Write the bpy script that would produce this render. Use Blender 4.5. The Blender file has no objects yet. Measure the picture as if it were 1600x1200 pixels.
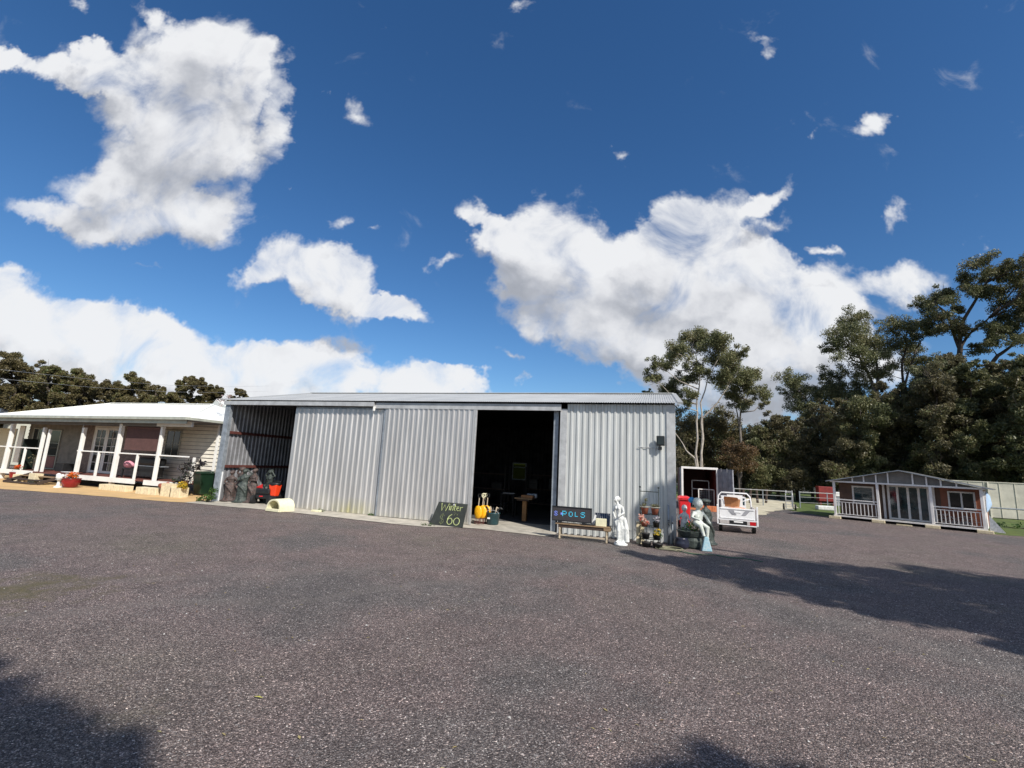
import bpy, bmesh, math, random
import numpy as np
from mathutils import Vector, Matrix, noise
random.seed(7); rng = np.random.default_rng(11)
R = math.radians
sc = bpy.context.scene
col = sc.collection
# ------------------------------------------------------------ camera
F, CH = 720.0, 2.1
YAW = R(17.637)
_up = np.array([205, 4160, -F]); _up = _up / np.linalg.norm(_up)
_z = np.array([0, 0, -1.0]); _fw = _z - _up * _up.dot(_z); _fw /= np.linalg.norm(_fw); _rt = np.cross(_fw, _up)
_c, _s = math.cos(YAW), math.sin(YAW)
RM = np.array([[_c, -_s, 0], [_s, _c, 0], [0, 0, 1]]) @ np.array([_rt, _fw, _up])
cam = bpy.data.cameras.new('camera'); co = bpy.data.objects.new('camera', cam); col.objects.link(co)
co.matrix_world = Matrix.Translation((0, 0, CH)) @ Matrix(RM.tolist()).to_4x4()
cam.sensor_width = 36; cam.lens = 36 * F / 1600; cam.clip_end = 5000; cam.clip_start = 0.05
sc.camera = co
# survey helpers: sight lines measured from the camera station to real positions in the yard
def ray(x, y): return RM @ np.array([x - 800, 600 - y, -F])
def G(x, y, h=0.0):
    r = ray(x, y); t = (h - CH) / r[2]; p = r * t; return Vector((p[0], p[1], h))
def V(x, y, yp):
    r = ray(x, y); t = yp / r[1]; p = r * t; return Vector((p[0], p[1], p[2] + CH))
def D(x, y, d):
    r = ray(x, y); t = d / math.hypot(r[0], r[1]); p = r * t
    return Vector((p[0], p[1], p[2] + CH)), t
# ------------------------------------------------------------ light
SUN_EL = R(41.5); LD = Vector((-0.77, 0.64, 0)).normalized()      # heading of the light
sun = bpy.data.lights.new('sun', 'SUN'); so = bpy.data.objects.new('sun', sun); col.objects.link(so)
sun.energy = 5.0; sun.angle = R(0.53); sun.color = (1.0, 0.955, 0.89)
dirv = Vector((LD.x * math.cos(SUN_EL), LD.y * math.cos(SUN_EL), -math.sin(SUN_EL)))
so.rotation_euler = dirv.to_track_quat('-Z', 'Y').to_euler()
sc.view_settings.view_transform = 'Standard'; sc.view_settings.look = 'None'
sc.view_settings.exposure = 0.22; sc.view_settings.gamma = 1.0
# ------------------------------------------------------------ sky
W = bpy.data.worlds.new('World'); sc.world = W; W.use_nodes = True
nt = W.node_tree; nt.nodes.clear()
def N(t, **k):
    n = nt.nodes.new(t)
    for a, b in k.items(): setattr(n, a, b)
    return n
def L(a, b): nt.links.new(a, b)
def math_(op, a, b=None, c=None, clamp=False):
    n = N('ShaderNodeMath', operation=op); n.use_clamp = clamp
    for i, x in enumerate((a, b, c)):
        if x is None: continue
        if isinstance(x, (int, float)): n.inputs[i].default_value = x
        else: L(x, n.inputs[i])
    return n.outputs[0]
def vmath(op, a, b=None):
    n = N('ShaderNodeVectorMath', operation=op)
    for i, x in enumerate((a, b)):
        if x is None: continue
        if isinstance(x, tuple): n.inputs[i].default_value = x
        else: L(x, n.inputs[i])
    return n
sky = N('ShaderNodeTexSky', sky_type='NISHITA'); sky.sun_disc = False
sky.sun_elevation = SUN_EL; sky.sun_rotation = math.atan2(-LD.x, -LD.y)
sky.altitude = 50; sky.air_density = 1.0; sky.dust_density = 0.25; sky.ozone_density = 3.0
tc = N('ShaderNodeTexCoord')
hx, hy = -math.sin(YAW), math.cos(YAW)         # heading the clouds were seen in
dF = vmath('DOT_PRODUCT', tc.outputs['Generated'], (hx, hy, 0)).outputs['Value']
dR = vmath('DOT_PRODUCT', tc.outputs['Generated'], (hy, -hx, 0)).outputs['Value']
dZ = vmath('DOT_PRODUCT', tc.outputs['Generated'], (0, 0, 1)).outputs['Value']
dFc = math_('MAXIMUM', dF, 0.08)
cx = N('ShaderNodeCombineXYZ'); L(math_('DIVIDE', dR, dFc), cx.inputs[0]); L(math_('DIVIDE', dZ, dFc), cx.inputs[1])
def uv(x, y):
    r = ray(x, y); f = r[0] * hx + r[1] * hy
    return (r[0] * hy - r[1] * hx) / f, r[2] / f
BL = [ # px, py, rx, ry, rot, strength
 (90,115,88,18,12,.75),(20,95,40,10,15,.5),(145,105,60,30,15,.8),(205,140,75,52,25,.85),(275,110,90,66,10,.9),(340,80,72,56,15,.85),(400,120,45,50,0,.8),(436,185,24,62,-5,.75),(320,190,85,76,0,.9),(262,235,95,72,0,.9),(375,255,46,52,0,.72),
 (190,300,118,42,5,.95),(60,326,76,22,3,.85),(250,350,108,30,0,.8),(150,356,90,20,0,.6),(246,22,46,17,35,.62),(135,85,16,14,0,.5),(312,325,66,30,0,.7),
 (455,395,68,42,-5,1.05),(530,435,66,46,28,1.0),(610,485,58,22,12,.9),(402,425,36,26,0,.7),(560,480,60,30,10,.9),
 (50,490,130,58,8,1.1),(170,525,110,50,6,1.05),(290,555,130,52,4,1.05),(430,585,120,42,0,1.1),(530,580,56,40,0,1.0),(180,600,260,46,0,1.1),(660,598,80,30,0,.95),(400,620,300,26,0,1.0),(20,560,180,60,0,1.1),(-60,470,90,60,0,1.0),(240,415,70,10,0,.28),(700,604,60,24,0,.8),
 (860,365,82,60,0,1.05),(748,325,42,16,40,.7),(790,365,50,40,0,.7),(800,400,60,50,0,.9),(870,440,95,72,0,1.05),(1000,455,110,70,0,.95),(1085,345,95,44,-18,.95),(1190,308,62,14,-32,.7),(1050,385,80,50,-10,.95),
 (1140,430,105,56,0,1.1),(1180,400,66,34,0,.9),(1170,500,170,90,0,1.2),(940,530,110,44,10,.95),(1060,560,150,54,0,1.1),(1260,525,110,66,0,.95),(1230,590,110,60,0,1.1),(1310,480,100,50,0,.5),(1385,428,84,28,-4,.78),(1320,560,110,56,0,.65),(1100,610,110,40,0,.9),(1210,345,36,18,-35,.5),
 (1366,184,30,20,-45,.72),(1398,338,28,30,-10,.62),(970,238,26,13,-15,.5),(565,175,28,18,20,.42),(525,335,24,18,0,.5),(1282,400,22,11,0,.5),(1285,218,16,12,0,.38),(695,405,20,11,0,.42),(800,560,28,9,15,.42),
 (112,12,32,14,20,.45),(590,352,26,9,0,.36),(795,0,26,9,0,.36),(1190,90,15,24,0,.34),(1180,60,18,12,0,.3),(1445,112,20,8,0,.3),(457,300,9,12,0,.35),(507,147,16,9,0,.32),(690,560,26,6,0,.2),(1520,385,16,16,0,.34),(820,600,14,6,0,.3)]
grp = bpy.data.node_groups.new('cloud_field', 'ShaderNodeTree')
grp.interface.new_socket('P', in_out='INPUT', socket_type='NodeSocketVector')
grp.interface.new_socket('D', in_out='OUTPUT', socket_type='NodeSocketFloat'); grp.interface.new_socket('A', in_out='OUTPUT', socket_type='NodeSocketFloat')
_wnt = nt; nt = grp
gi, go = N('NodeGroupInput'), N('NodeGroupOutput')
P = gi.outputs[0]
wn = N('ShaderNodeTexNoise'); wn.inputs['Scale'].default_value = 5.0; wn.inputs['Detail'].default_value = 5; wn.inputs['Roughness'].default_value = .62; L(P, wn.inputs['Vector'])
wo = vmath('SUBTRACT', wn.outputs['Color'], (.5, .5, .5)); ws = vmath('MULTIPLY', wo.outputs[0], (.26, .20, 0)); wp = vmath('ADD', P, ws.outputs[0]).outputs[0]
acc = None
for (bx, by, rx, ry, ro, st) in BL:
    u, v = uv(bx, by); u2, v2 = uv(bx + 10, by); u3, v3 = uv(bx, by - 10)
    sx = math.hypot(u2 - u, v2 - v) / 10; sy = math.hypot(u3 - u, v3 - v) / 10
    m = N('ShaderNodeMapping', vector_type='TEXTURE'); L(wp, m.inputs['Vector'])
    m.inputs['Location'].default_value = (u, v, 0); m.inputs['Rotation'].default_value = (0, 0, -R(ro) - .055)
    m.inputs['Scale'].default_value = (rx * sx * 1.3, ry * sy * 1.3, 1)
    g = N('ShaderNodeTexGradient', gradient_type='SPHERICAL'); L(m.outputs[0], g.inputs[0])
    acc = math_('MULTIPLY_ADD', g.outputs['Fac'], st * 1.7, acc if acc is not None else 0.0)
L(acc, go.inputs[1]); acc = math_('MINIMUM', acc, .92)
fn = N('ShaderNodeTexNoise'); fn.inputs['Scale'].default_value = 6.5; fn.inputs['Detail'].default_value = 11; fn.inputs['Roughness'].default_value = .57; fn.inputs['Distortion'].default_value = .45
L(P, fn.inputs['Vector'])
ff = math_('MULTIPLY_ADD', fn.outputs['Fac'], 2.1, -1.06)
L(math_('ADD', acc, ff), go.inputs[0])
nt = _wnt
def field(vec):
    n = N('ShaderNodeGroup'); n.node_tree = grp; L(vec, n.inputs[0]); return n.outputs[0], n.outputs[1]
P0 = cx.outputs[0]
d0, a0 = field(P0)
d1, a1 = field(vmath('ADD', P0, (.025, .085, 0)).outputs[0])
mr = N('ShaderNodeMapRange', interpolation_type='SMOOTHSTEP'); L(d0, mr.inputs['Value'])
mr.inputs['From Min'].default_value = .22; mr.inputs['From Max'].default_value = .98
alpha = math_('MULTIPLY', mr.outputs[0], math_('MULTIPLY', math_('GREATER_THAN', dF, .09), math_('GREATER_THAN', dZ, -.01)))
alpha = math_('MULTIPLY', alpha, .97)
bn = N('ShaderNodeTexNoise'); bn.inputs['Scale'].default_value = 3.0; bn.inputs['Detail'].default_value = 7; L(tc.outputs['Generated'], bn.inputs['Vector'])  # unseen cloud cover added behind the camera to whiten the fill light
bm = N('ShaderNodeMapRange', interpolation_type='SMOOTHSTEP'); L(bn.outputs['Fac'], bm.inputs['Value']); bm.inputs['From Min'].default_value = .46; bm.inputs['From Max'].default_value = .58
alpha = math_('MAXIMUM', alpha, math_('MULTIPLY', math_('MULTIPLY', bm.outputs[0], .75), math_('MULTIPLY', math_('LESS_THAN', dF, .05), math_('GREATER_THAN', dZ, 0))))
lit = math_('ADD', math_('MULTIPLY_ADD', math_('SUBTRACT', d0, d1), .42, .44), math_('MULTIPLY', math_('SUBTRACT', a0, a1), .36), clamp=True)
thin = N('ShaderNodeMapRange'); L(d0, thin.inputs['Value']); thin.inputs['From Min'].default_value = .45; thin.inputs['From Max'].default_value = 1.3; thin.inputs['To Min'].default_value = .30; thin.inputs['To Max'].default_value = 0
hn = N('ShaderNodeTexNoise'); hn.inputs['Scale'].default_value = 15; hn.inputs['Detail'].default_value = 5; hn.inputs['Distortion'].default_value = .6; L(P0, hn.inputs['Vector'])
ln_ = N('ShaderNodeTexNoise'); ln_.inputs['Scale'].default_value = 4.5; ln_.inputs['Detail'].default_value = 3; L(P0, ln_.inputs['Vector'])
lit = math_('ADD', lit, math_('ADD', math_('MULTIPLY_ADD', hn.outputs['Fac'], .6, -.30), math_('MULTIPLY_ADD', ln_.outputs['Fac'], 1.0, -.50)), clamp=True)
lit2 = math_('ADD', lit, thin.outputs[0], clamp=True)
cr = N('ShaderNodeValToRGB'); L(lit2, cr.inputs[0])
e = cr.color_ramp.elements
e[0].position = .0; e[0].color = (.36, .385, .44, 1); e[1].position = 1; e[1].color = (.97, .98, 1.0, 1)
k = e.new(.38); k.color = (.60, .62, .67, 1); k = e.new(.68); k.color = (.86, .87, .90, 1)
hs = N('ShaderNodeHueSaturation'); hs.inputs['Saturation'].default_value = 1.21; hs.inputs['Value'].default_value = 1.0; L(sky.outputs[0], hs.inputs['Color'])
tint = N('ShaderNodeMix', data_type='RGBA', blend_type='MULTIPLY'); tint.inputs[0].default_value = 1
L(hs.outputs[0], tint.inputs[6]); tint.inputs[7].default_value = (.80, .90, 1.0, 1)
bgs = N('ShaderNodeBackground'); L(tint.outputs[2], bgs.inputs[0]); bgs.inputs[1].default_value = .10
bgc = N('ShaderNodeBackground'); L(cr.outputs[0], bgc.inputs[0]); bgc.inputs[1].default_value = .78
mx = N('ShaderNodeMixShader'); L(alpha, mx.inputs[0]); L(bgs.outputs[0], mx.inputs[1]); L(bgc.outputs[0], mx.inputs[2])
ow = N('ShaderNodeOutputWorld'); L(mx.outputs[0], ow.inputs[0])
W.cycles.sampling_method = 'MANUAL'; W.cycles.sample_map_resolution = 512
# ------------------------------------------------------------ helpers
class MB:
    def __init__(s): s.v = []; s.f = []
    def add(s, vs, fs):
        o = len(s.v); s.v += [tuple(p) for p in vs]; s.f += [tuple(i + o for i in q) for q in fs]; return s
    def box(s, x0, y0, z0, x1, y1, z1):
        return s.add([(x0,y0,z0),(x1,y0,z0),(x1,y1,z0),(x0,y1,z0),(x0,y0,z1),(x1,y0,z1),(x1,y1,z1),(x0,y1,z1)],
                     [(0,3,2,1),(4,5,6,7),(0,1,5,4),(1,2,6,5),(2,3,7,6),(3,0,4,7)])
    def obox(s, c, d, M):
        vs = [Vector(c) + M @ Vector((sx*d[0]/2, sy*d[1]/2, sz*d[2]/2)) for sz in (-1,1) for sx, sy in ((-1,-1),(1,-1),(1,1),(-1,1))]
        return s.add(vs, [(0,3,2,1),(4,5,6,7),(0,1,5,4),(1,2,6,5),(2,3,7,6),(3,0,4,7)])
    def bar(s, p, q, w, h):
        p, q = Vector(p), Vector(q); d = q - p; L_ = d.length
        if L_ < 1e-6: return s
        x = d / L_; up = Vector((0,0,1)) if abs(x.z) < .95 else Vector((0,1,0))
        y = up.cross(x).normalized(); z = x.cross(y)
        return s.obox((p+q)/2, (L_, w, h), Matrix((x, y, z)).transposed())
    def tube(s, pts, r, n=8, cap=True):
        pts = [Vector(p) for p in pts]; m = len(pts)
        rs = r if isinstance(r, (list, tuple)) else [r]*m
        vs = []; prev = None
        for i, p in enumerate(pts):
            t = (pts[min(i+1, m-1)] - pts[max(i-1, 0)]).normalized()
            a = prev if prev is not None else (Vector((1,0,0)) if abs(t.x) < .8 else Vector((0,1,0)))
            a = (a - t * a.dot(t)).normalized(); b = t.cross(a); prev = a
            for k in range(n):
                an = 2*math.pi*k/n; vs.append(p + (a*math.cos(an) + b*math.sin(an))*rs[i])
        fs = [(i*n+k, i*n+(k+1)%n, (i+1)*n+(k+1)%n, (i+1)*n+k) for i in range(m-1) for k in range(n)]
        if cap: fs += [tuple(range(n))[::-1], tuple(range((m-1)*n, m*n))]
        return s.add(vs, fs)
    def lathe(s, prof, n=20, c=(0,0,0), fold=0, fk=7, sx=1, sy=1):
        vs = []; m = len(prof)
        for (r, z) in prof:
            for k in range(n):
                a = 2*math.pi*k/n; rr = r*(1 + fold*math.sin(fk*a + z*4))
                vs.append((c[0]+rr*sx*math.cos(a), c[1]+rr*sy*math.sin(a), c[2]+z))
        fs = [(i*n+k, i*n+(k+1)%n, (i+1)*n+(k+1)%n, (i+1)*n+k) for i in range(m-1) for k in range(n)]
        fs += [tuple(range(n))[::-1], tuple(range((m-1)*n, m*n))]
        return s.add(vs, fs)
    def ell(s, c, r, n=12, M=None):
        if isinstance(r, (int, float)): r = (r, r, r)
        vs = []; m = max(6, n//2+2)
        for i in range(1, m):
            t = math.pi*i/m
            for k in range(n):
                a = 2*math.pi*k/n; p = Vector((r[0]*math.sin(t)*math.cos(a), r[1]*math.sin(t)*math.sin(a), -r[2]*math.cos(t)))
                vs.append(Vector(c) + (M @ p if M else p))
        b = Vector((0,0,-r[2])); t_ = Vector((0,0,r[2]))
        vs.append(Vector(c) + (M @ b if M else b)); vs.append(Vector(c) + (M @ t_ if M else t_))
        q = m-1; nb = q*n
        fs = [(i*n+k, i*n+(k+1)%n, (i+1)*n+(k+1)%n, (i+1)*n+k) for i in range(q-1) for k in range(n)]
        fs += [(nb, (k+1)%n, k) for k in range(n)] + [(nb+1, (q-1)*n+k, (q-1)*n+(k+1)%n) for k in range(n)]
        return s.add(vs, fs)
    def quad(s, a, b, c, d): return s.add([a, b, c, d], [(0,1,2,3)])
    def prism(s, poly, z0, z1):
        n = len(poly); vs = [(p[0], p[1], z0) for p in poly] + [(p[0], p[1], z1) for p in poly]
        return s.add(vs, [tuple(range(n))[::-1], tuple(range(n, 2*n))] + [(i, (i+1)%n, n+(i+1)%n, n+i) for i in range(n)])
    def sheet(s, x0, x1, per, prof, o, ux, un, ext, th=0.0):
        """ribbed sheet: prof = [(fraction, height)] per period, running along ux from x0 to x1"""
        pts = []; x = x0
        while x < x1 - 1e-6:
            for fr, h in prof:
                xx = x + fr*per
                if xx < x1: pts.append((xx, h))
            x += per
        pts.append((x1, prof[0][1]))
        o, ux, un, ext = Vector(o), Vector(ux), Vector(un), Vector(ext); m = len(pts)
        a = [o + ux*x + un*h for x, h in pts]
        vs = a + [p + ext for p in a]
        fs = [(i, i+1, m+i+1, m+i) for i in range(m-1)]
        return s.add(vs, fs)
    def build(s, name, mat, parent=None, bevel=0, smooth=False, remesh=0, loc=None, rz=0, rough=0):
        me = bpy.data.meshes.new(name); me.from_pydata(s.v, [], s.f); me.update()
        if remesh:
            o = bpy.data.objects.new('tmp', me); col.objects.link(o)
            m = o.modifiers.new('r', 'REMESH'); m.mode = 'VOXEL'; m.voxel_size = remesh
            m2 = o.modifiers.new('s', 'SMOOTH'); m2.iterations = 2; m2.factor = .5
            dg = bpy.context.evaluated_depsgraph_get(); dg.update()
            me2 = bpy.data.meshes.new_from_object(o.evaluated_get(dg)); bpy.data.objects.remove(o); bpy.data.meshes.remove(me)
            me = me2; me.name = name; smooth = True
        me.materials.append(mat)
        if rough:
            for v in me.vertices:
                v.co += Vector(noise.noise_vector(v.co*(1/(rough*6))))*rough
        o = bpy.data.objects.new(name, me); col.objects.link(o)
        if smooth:
            me.polygons.foreach_set('use_smooth', [True]*len(me.polygons))
        if bevel:
            b = o.modifiers.new('b', 'BEVEL'); b.width = bevel; b.segments = 2; b.limit_method = 'ANGLE'
        if parent: o.parent = parent
        if loc is not None: o.location = loc
        if rz: o.rotation_euler.z = rz
        return o
def tag(o, label=None, cat=None, group=None, kind=None):
    if label: o['label'] = label
    if cat: o['category'] = cat
    if group: o['group'] = group
    if kind: o['kind'] = kind
    return o
def thing(name, label, cat, loc=(0,0,0), rz=0, group=None):
    o = bpy.data.objects.new(name, None); col.objects.link(o); o.location = loc; o.rotation_euler.z = rz
    o.empty_display_size = .2
    return tag(o, label, cat, group)
def copy_tree(o, parent=None):
    c = o.copy(); col.objects.link(c); c.parent = parent
    for ch in list(o.children): copy_tree(ch, c)
    return c
# ------------------------------------------------------------ materials
def mat(name, c, rough=.6, metal=0.0, var=.12, scale=6.0, bump=0.0, bscale=60.0, c2=None, spec=None, stretch=(1,1,1), emit=0, detail=5, world=False):
    m = bpy.data.materials.new(name); m.use_nodes = True; t = m.node_tree; b = t.nodes['Principled BSDF']
    tcn = t.nodes.new('ShaderNodeTexCoord'); mp = t.nodes.new('ShaderNodeMapping'); mp.inputs['Scale'].default_value = stretch
    if world:
        gn = t.nodes.new('ShaderNodeNewGeometry'); t.links.new(gn.outputs['Position'], mp.inputs[0])
    else: t.links.new(tcn.outputs['Object'], mp.inputs[0])
    n = t.nodes.new('ShaderNodeTexNoise'); n.inputs['Scale'].default_value = scale; n.inputs['Detail'].default_value = detail; n.inputs['Roughness'].default_value = .65
    t.links.new(mp.outputs[0], n.inputs[0])
    r = t.nodes.new('ShaderNodeValToRGB'); t.links.new(n.outputs['Fac'], r.inputs[0])
    ca = c2 if c2 else tuple(x*(1-var*1.6) for x in c); cb = c if c2 else tuple(min(1, x*(1+var)) for x in c)
    r.color_ramp.elements[0].position = .32; r.color_ramp.elements[1].position = .68
    r.color_ramp.elements[0].color = (*ca, 1); r.color_ramp.elements[1].color = (*cb, 1)
    t.links.new(r.outputs[0], b.inputs['Base Color'])
    b.inputs['Roughness'].default_value = rough; b.inputs['Metallic'].default_value = metal
    if spec is not None: b.inputs['Specular IOR Level'].default_value = spec
    if bump:
        n2 = t.nodes.new('ShaderNodeTexNoise'); n2.inputs['Scale'].default_value = bscale; n2.inputs['Detail'].default_value = 4
        t.links.new(mp.outputs[0], n2.inputs[0])
        bp = t.nodes.new('ShaderNodeBump'); bp.inputs['Strength'].default_value = bump; bp.inputs['Distance'].default_value = .02
        t.links.new(n2.outputs['Fac'], bp.inputs['Height']); t.links.new(bp.outputs[0], b.inputs['Normal'])
    if emit:
        b.inputs['Emission Color'].default_value = (*c, 1); b.inputs['Emission Strength'].default_value = emit
    return m
def leafmat(name, cols, rough=.45, trans=.25):
    m = bpy.data.materials.new(name); m.use_nodes = True; t = m.node_tree; b = t.nodes['Principled BSDF']
    g = t.nodes.new('ShaderNodeNewGeometry'); r = t.nodes.new('ShaderNodeValToRGB'); t.links.new(g.outputs['Random Per Island'], r.inputs[0])
    r.color_ramp.interpolation = 'LINEAR'
    n = t.nodes.new('ShaderNodeTexNoise'); n.inputs['Scale'].default_value = .35; n.inputs['Detail'].default_value = 3
    t.links.new(g.outputs['Position'], n.inputs['Vector'])
    ad = t.nodes.new('ShaderNodeMath'); ad.operation = 'MULTIPLY_ADD'; t.links.new(n.outputs['Fac'], ad.inputs[0]); ad.inputs[1].default_value = 1.6
    ad2 = t.nodes.new('ShaderNodeMath'); ad2.operation = 'MULTIPLY_ADD'; t.links.new(g.outputs['Random Per Island'], ad2.inputs[0]); ad2.inputs[1].default_value = .75; ad2.inputs[2].default_value = -.68
    t.links.new(ad2.outputs[0], ad.inputs[2]); t.links.new(ad.outputs[0], r.inputs[0])
    els = r.color_ramp.elements
    while len(els) < len(cols): els.new(.5)
    for i, cc in enumerate(cols): els[i].position = i/(len(cols)-1); els[i].color = (*cc, 1)
    t.links.new(r.outputs[0], b.inputs['Base Color']); b.inputs['Roughness'].default_value = rough
    b.inputs['Specular IOR Level'].default_value = .3
    tr = t.nodes.new('ShaderNodeBsdfTranslucent'); t.links.new(r.outputs[0], tr.inputs[0])
    mxn = t.nodes.new('ShaderNodeMixShader'); mxn.inputs[0].default_value = trans
    t.links.new(b.outputs[0], mxn.inputs[1]); t.links.new(tr.outputs[0], mxn.inputs[2])
    t.links.new(mxn.outputs[0], t.nodes['Material Output'].inputs[0])
    return m
M = {}
M['zinc'] = mat('zinc_sheet', (.59,.57,.545), .40, .62, .10, 1.2, stretch=(3,3,.35), world=True)
M['zincl'] = mat('bright_zinc_sheet', (.60,.61,.585), .42, .3, .09, 1.2, stretch=(3,3,.35), world=True)
M['galv'] = mat('galvanised_steel', (.50,.50,.49), .4, .3, .14, 4, bump=.05)
M['galvd'] = mat('weathered_galvanised_steel', (.30,.33,.36), .45, .3, .2, 6)
M['roofz'] = mat('zinc_roof', (.46,.465,.45), .4, .25, .08, .8, world=True)
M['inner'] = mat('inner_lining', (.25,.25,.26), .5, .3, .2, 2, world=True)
M['backshade'] = mat('shade_black_back_wall', (.03,.03,.03), .9, 0, .4, 2)  # interior darkness painted into the zinc back wall
M['darkin'] = mat('shade_and_stock_black', (.012,.012,.013), .9, 0, .4, 3)  # near-black; paints the unlit shed roof underside, also used on dark parts
M['steelbrown'] = mat('red_oxide_steel', (.11,.035,.028), .6, 0, .25, 8)
M['white'] = mat('white_paint', (.80,.79,.74), .45, 0, .06, 3)
M['cream'] = mat('cream_weatherboard', (.70,.66,.56), .55, 0, .08, 3)
M['cream_shaded'] = mat('shaded_cream_weatherboard', (.26,.235,.19), .6, 0, .2, 3)  # cream boards with the veranda shade put into their colour
M['brick'] = mat('shaded_brown_cladding', (.24,.18,.145), .7, 0, .25, 8)  # brown boards, darkened further to carry the veranda shade
M['whiteroof'] = mat('white_roof_sheet', (.82,.82,.76), .4, 0, .05, 1.2)
M['gutter'] = mat('pale_green_grey_gutter', (.42,.43,.36), .4, .1, .15, 3)
M['soffit'] = mat('grey_soffit', (.16,.155,.15), .7, 0, .15, 3)
M['blind'] = mat('maroon_roller_blind', (.095,.045,.04), .8, 0, .12, 6, bump=.1, bscale=200)
M['glass'] = mat('dark_window_glass', (.008,.01,.011), .06, 0, .3, 2, spec=.6)
M['tealglass'] = mat('teal_reflecting_glass', (.012,.035,.042), .05, 0, .5, 2, spec=.9)
M['decktop'] = mat('red_brown_decking', (.16,.055,.04), .6, 0, .25, 10)
M['limestone'] = mat('limestone_block', (.68,.58,.38), .85, 0, .14, 9, bump=.4, bscale=40)
M['conc'] = mat('concrete', (.42,.385,.32), .85, 0, .22, 2.5, bump=.15, bscale=80, world=True)
M['concshade'] = mat('shaded_floor_concrete', (.075,.075,.075), .8, 0, .2, 2.5, world=True)  # copy of the concrete with the unlit interior darkened into its colour
M['binG'] = mat('dark_green_plastic', (.008,.028,.014), .4, 0, .15, 5)
M['binK'] = mat('black_plastic', (.012,.013,.014), .45, 0, .3, 6)
M['binR'] = mat('red_plastic', (.62,.02,.025), .4, 0, .08, 5)
M['pot'] = mat('dark_red_glazed_pot', (.22,.012,.014), .25, 0, .2, 5)
M['terra'] = mat('terracotta', (.28,.085,.045), .8, 0, .25, 9)
M['soil'] = mat('dark_soil', (.02,.014,.01), .95, 0, .3, 30)
M['bronze'] = mat('weathered_bronze_cast', (.115,.07,.058), .65, .1, .35, 16, c2=(.028,.03,.028), bump=.4, bscale=40)
M['bronzeg'] = mat('green_black_bronze_cast', (.07,.085,.07), .6, .1, .35, 16, c2=(.018,.026,.026), bump=.4, bscale=40)
M['plaster'] = mat('white_plaster', (.78,.78,.75), .75, 0, .12, 13, c2=(.44,.45,.42), bump=.15, bscale=60)
M['plasterg'] = mat('mossy_cream_plaster', (.70,.71,.66), .75, 0, .2, 14, c2=(.40,.44,.37), bump=.2)
M['chalk'] = mat('chalkboard', (.010,.012,.010), .7, 0, .35, 4, c2=(.026,.03,.024))
M['chalkln'] = mat('yellow_green_chalk', (.42,.47,.20), .9, 0, .25, 30)
M['chalkdim'] = mat('faded_chalk', (.13,.15,.07), .9, 0, .4, 30)
M['yellow'] = mat('yellow_plastic', (.85,.42,.01), .4, 0, .12, 8)
M['tubg'] = mat('dark_teal_tub_plastic', (.018,.06,.07), .4, 0, .2, 6)
M['wood'] = mat('weathered_bench_timber', (.25,.165,.09), .75, 0, .3, 5, stretch=(1,12,12), bump=.2)
M['woodd'] = mat('dark_timber', (.055,.035,.025), .75, 0, .3, 5, stretch=(1,10,10), bump=.2)
M['woodp'] = mat('pale_turned_timber', (.45,.37,.26), .7, 0, .2, 8)
M['screen'] = mat('led_panel_face', (.045,.04,.042), .5, 0, .2, 40)
M['ledc'] = mat('cyan_led', (.06,.50,.70), .4, emit=.55); M['ledb'] = mat('blue_led', (.20,.28,.85), .4, emit=.5)
M['solar'] = mat('solar_cells', (.01,.012,.02), .15, 0, .2, 4, spec=.8)
M['card'] = mat('cream_board', (.72,.68,.46), .8, 0, .08, 10)
M['iron'] = mat('dark_green_iron', (.012,.02,.016), .5, .3, .2, 10)
M['wire'] = mat('pale_wire_rim', (.42,.40,.33), .5, .1, .2, 10)
M['hose'] = mat('olive_hose', (.22,.21,.13), .5, 0, .1, 10)
M['hoseg'] = mat('green_hose', (.03,.12,.07), .5, 0, .1, 10)
M['cont'] = mat('red_brown_container_steel', (.16,.035,.028), .55, 0, .2, 3)
M['contg'] = mat('grey_container_door', (.30,.30,.32), .55, 0, .16, 4)
M['kei'] = mat('white_vehicle_paint', (.74,.74,.74), .3, 0, .07, 4)
M['black'] = mat('black_rubber', (.012,.012,.012), .8, 0, .3, 10)
M['redlens'] = mat('red_lens', (.45,.01,.015), .2, 0, .1, 10)
M['clearlens'] = mat('pale_lens', (.45,.42,.40), .2, 0, .2, 20)
M['cardbox'] = mat('brown_cardboard', (.36,.17,.07), .85, 0, .12, 8)
M['orange'] = mat('orange_brick_stack', (.62,.20,.08), .8, 0, .25, 14)
M['redpaint'] = mat('faded_red_paint', (.20,.018,.015), .6, 0, .2, 6)
M['cabinred'] = mat('red_brown_wall_panel', (.25,.078,.036), .5, 0, .15, 3)
M['cabinbrn'] = mat('dark_brown_wall_panel', (.12,.065,.04), .55, 0, .2, 3)
M['cabinwh'] = mat('off_white_cabin_trim', (.80,.77,.73), .5, 0, .08, 4)
M['cabinroof'] = mat('dark_grey_roof_sheet', (.13,.125,.115), .6, 0, .15, 3)
M['bluetarp'] = mat('pale_blue_tarp', (.34,.46,.60), .6, 0, .15, 4)
M['fencec'] = mat('cream_fence_sheet', (.55,.52,.43), .6, 0, .16, 1.2)
M['whitebox'] = mat('white_plastic', (.78,.78,.76), .5, 0, .05, 6)
M['palewall'] = mat('cream_pebbledash', (.66,.64,.52), .9, 0, .18, 22, bump=.4, bscale=30)
M['greyroof'] = mat('blue_grey_roof', (.20,.22,.27), .45, .2, .12, 3)
M['barkp'] = mat('pale_gum_bark', (.46,.41,.35), .8, 0, .25, 3, c2=(.24,.20,.17))
M['barkd'] = mat('dark_bark', (.075,.058,.047), .9, 0, .35, 6)
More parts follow.
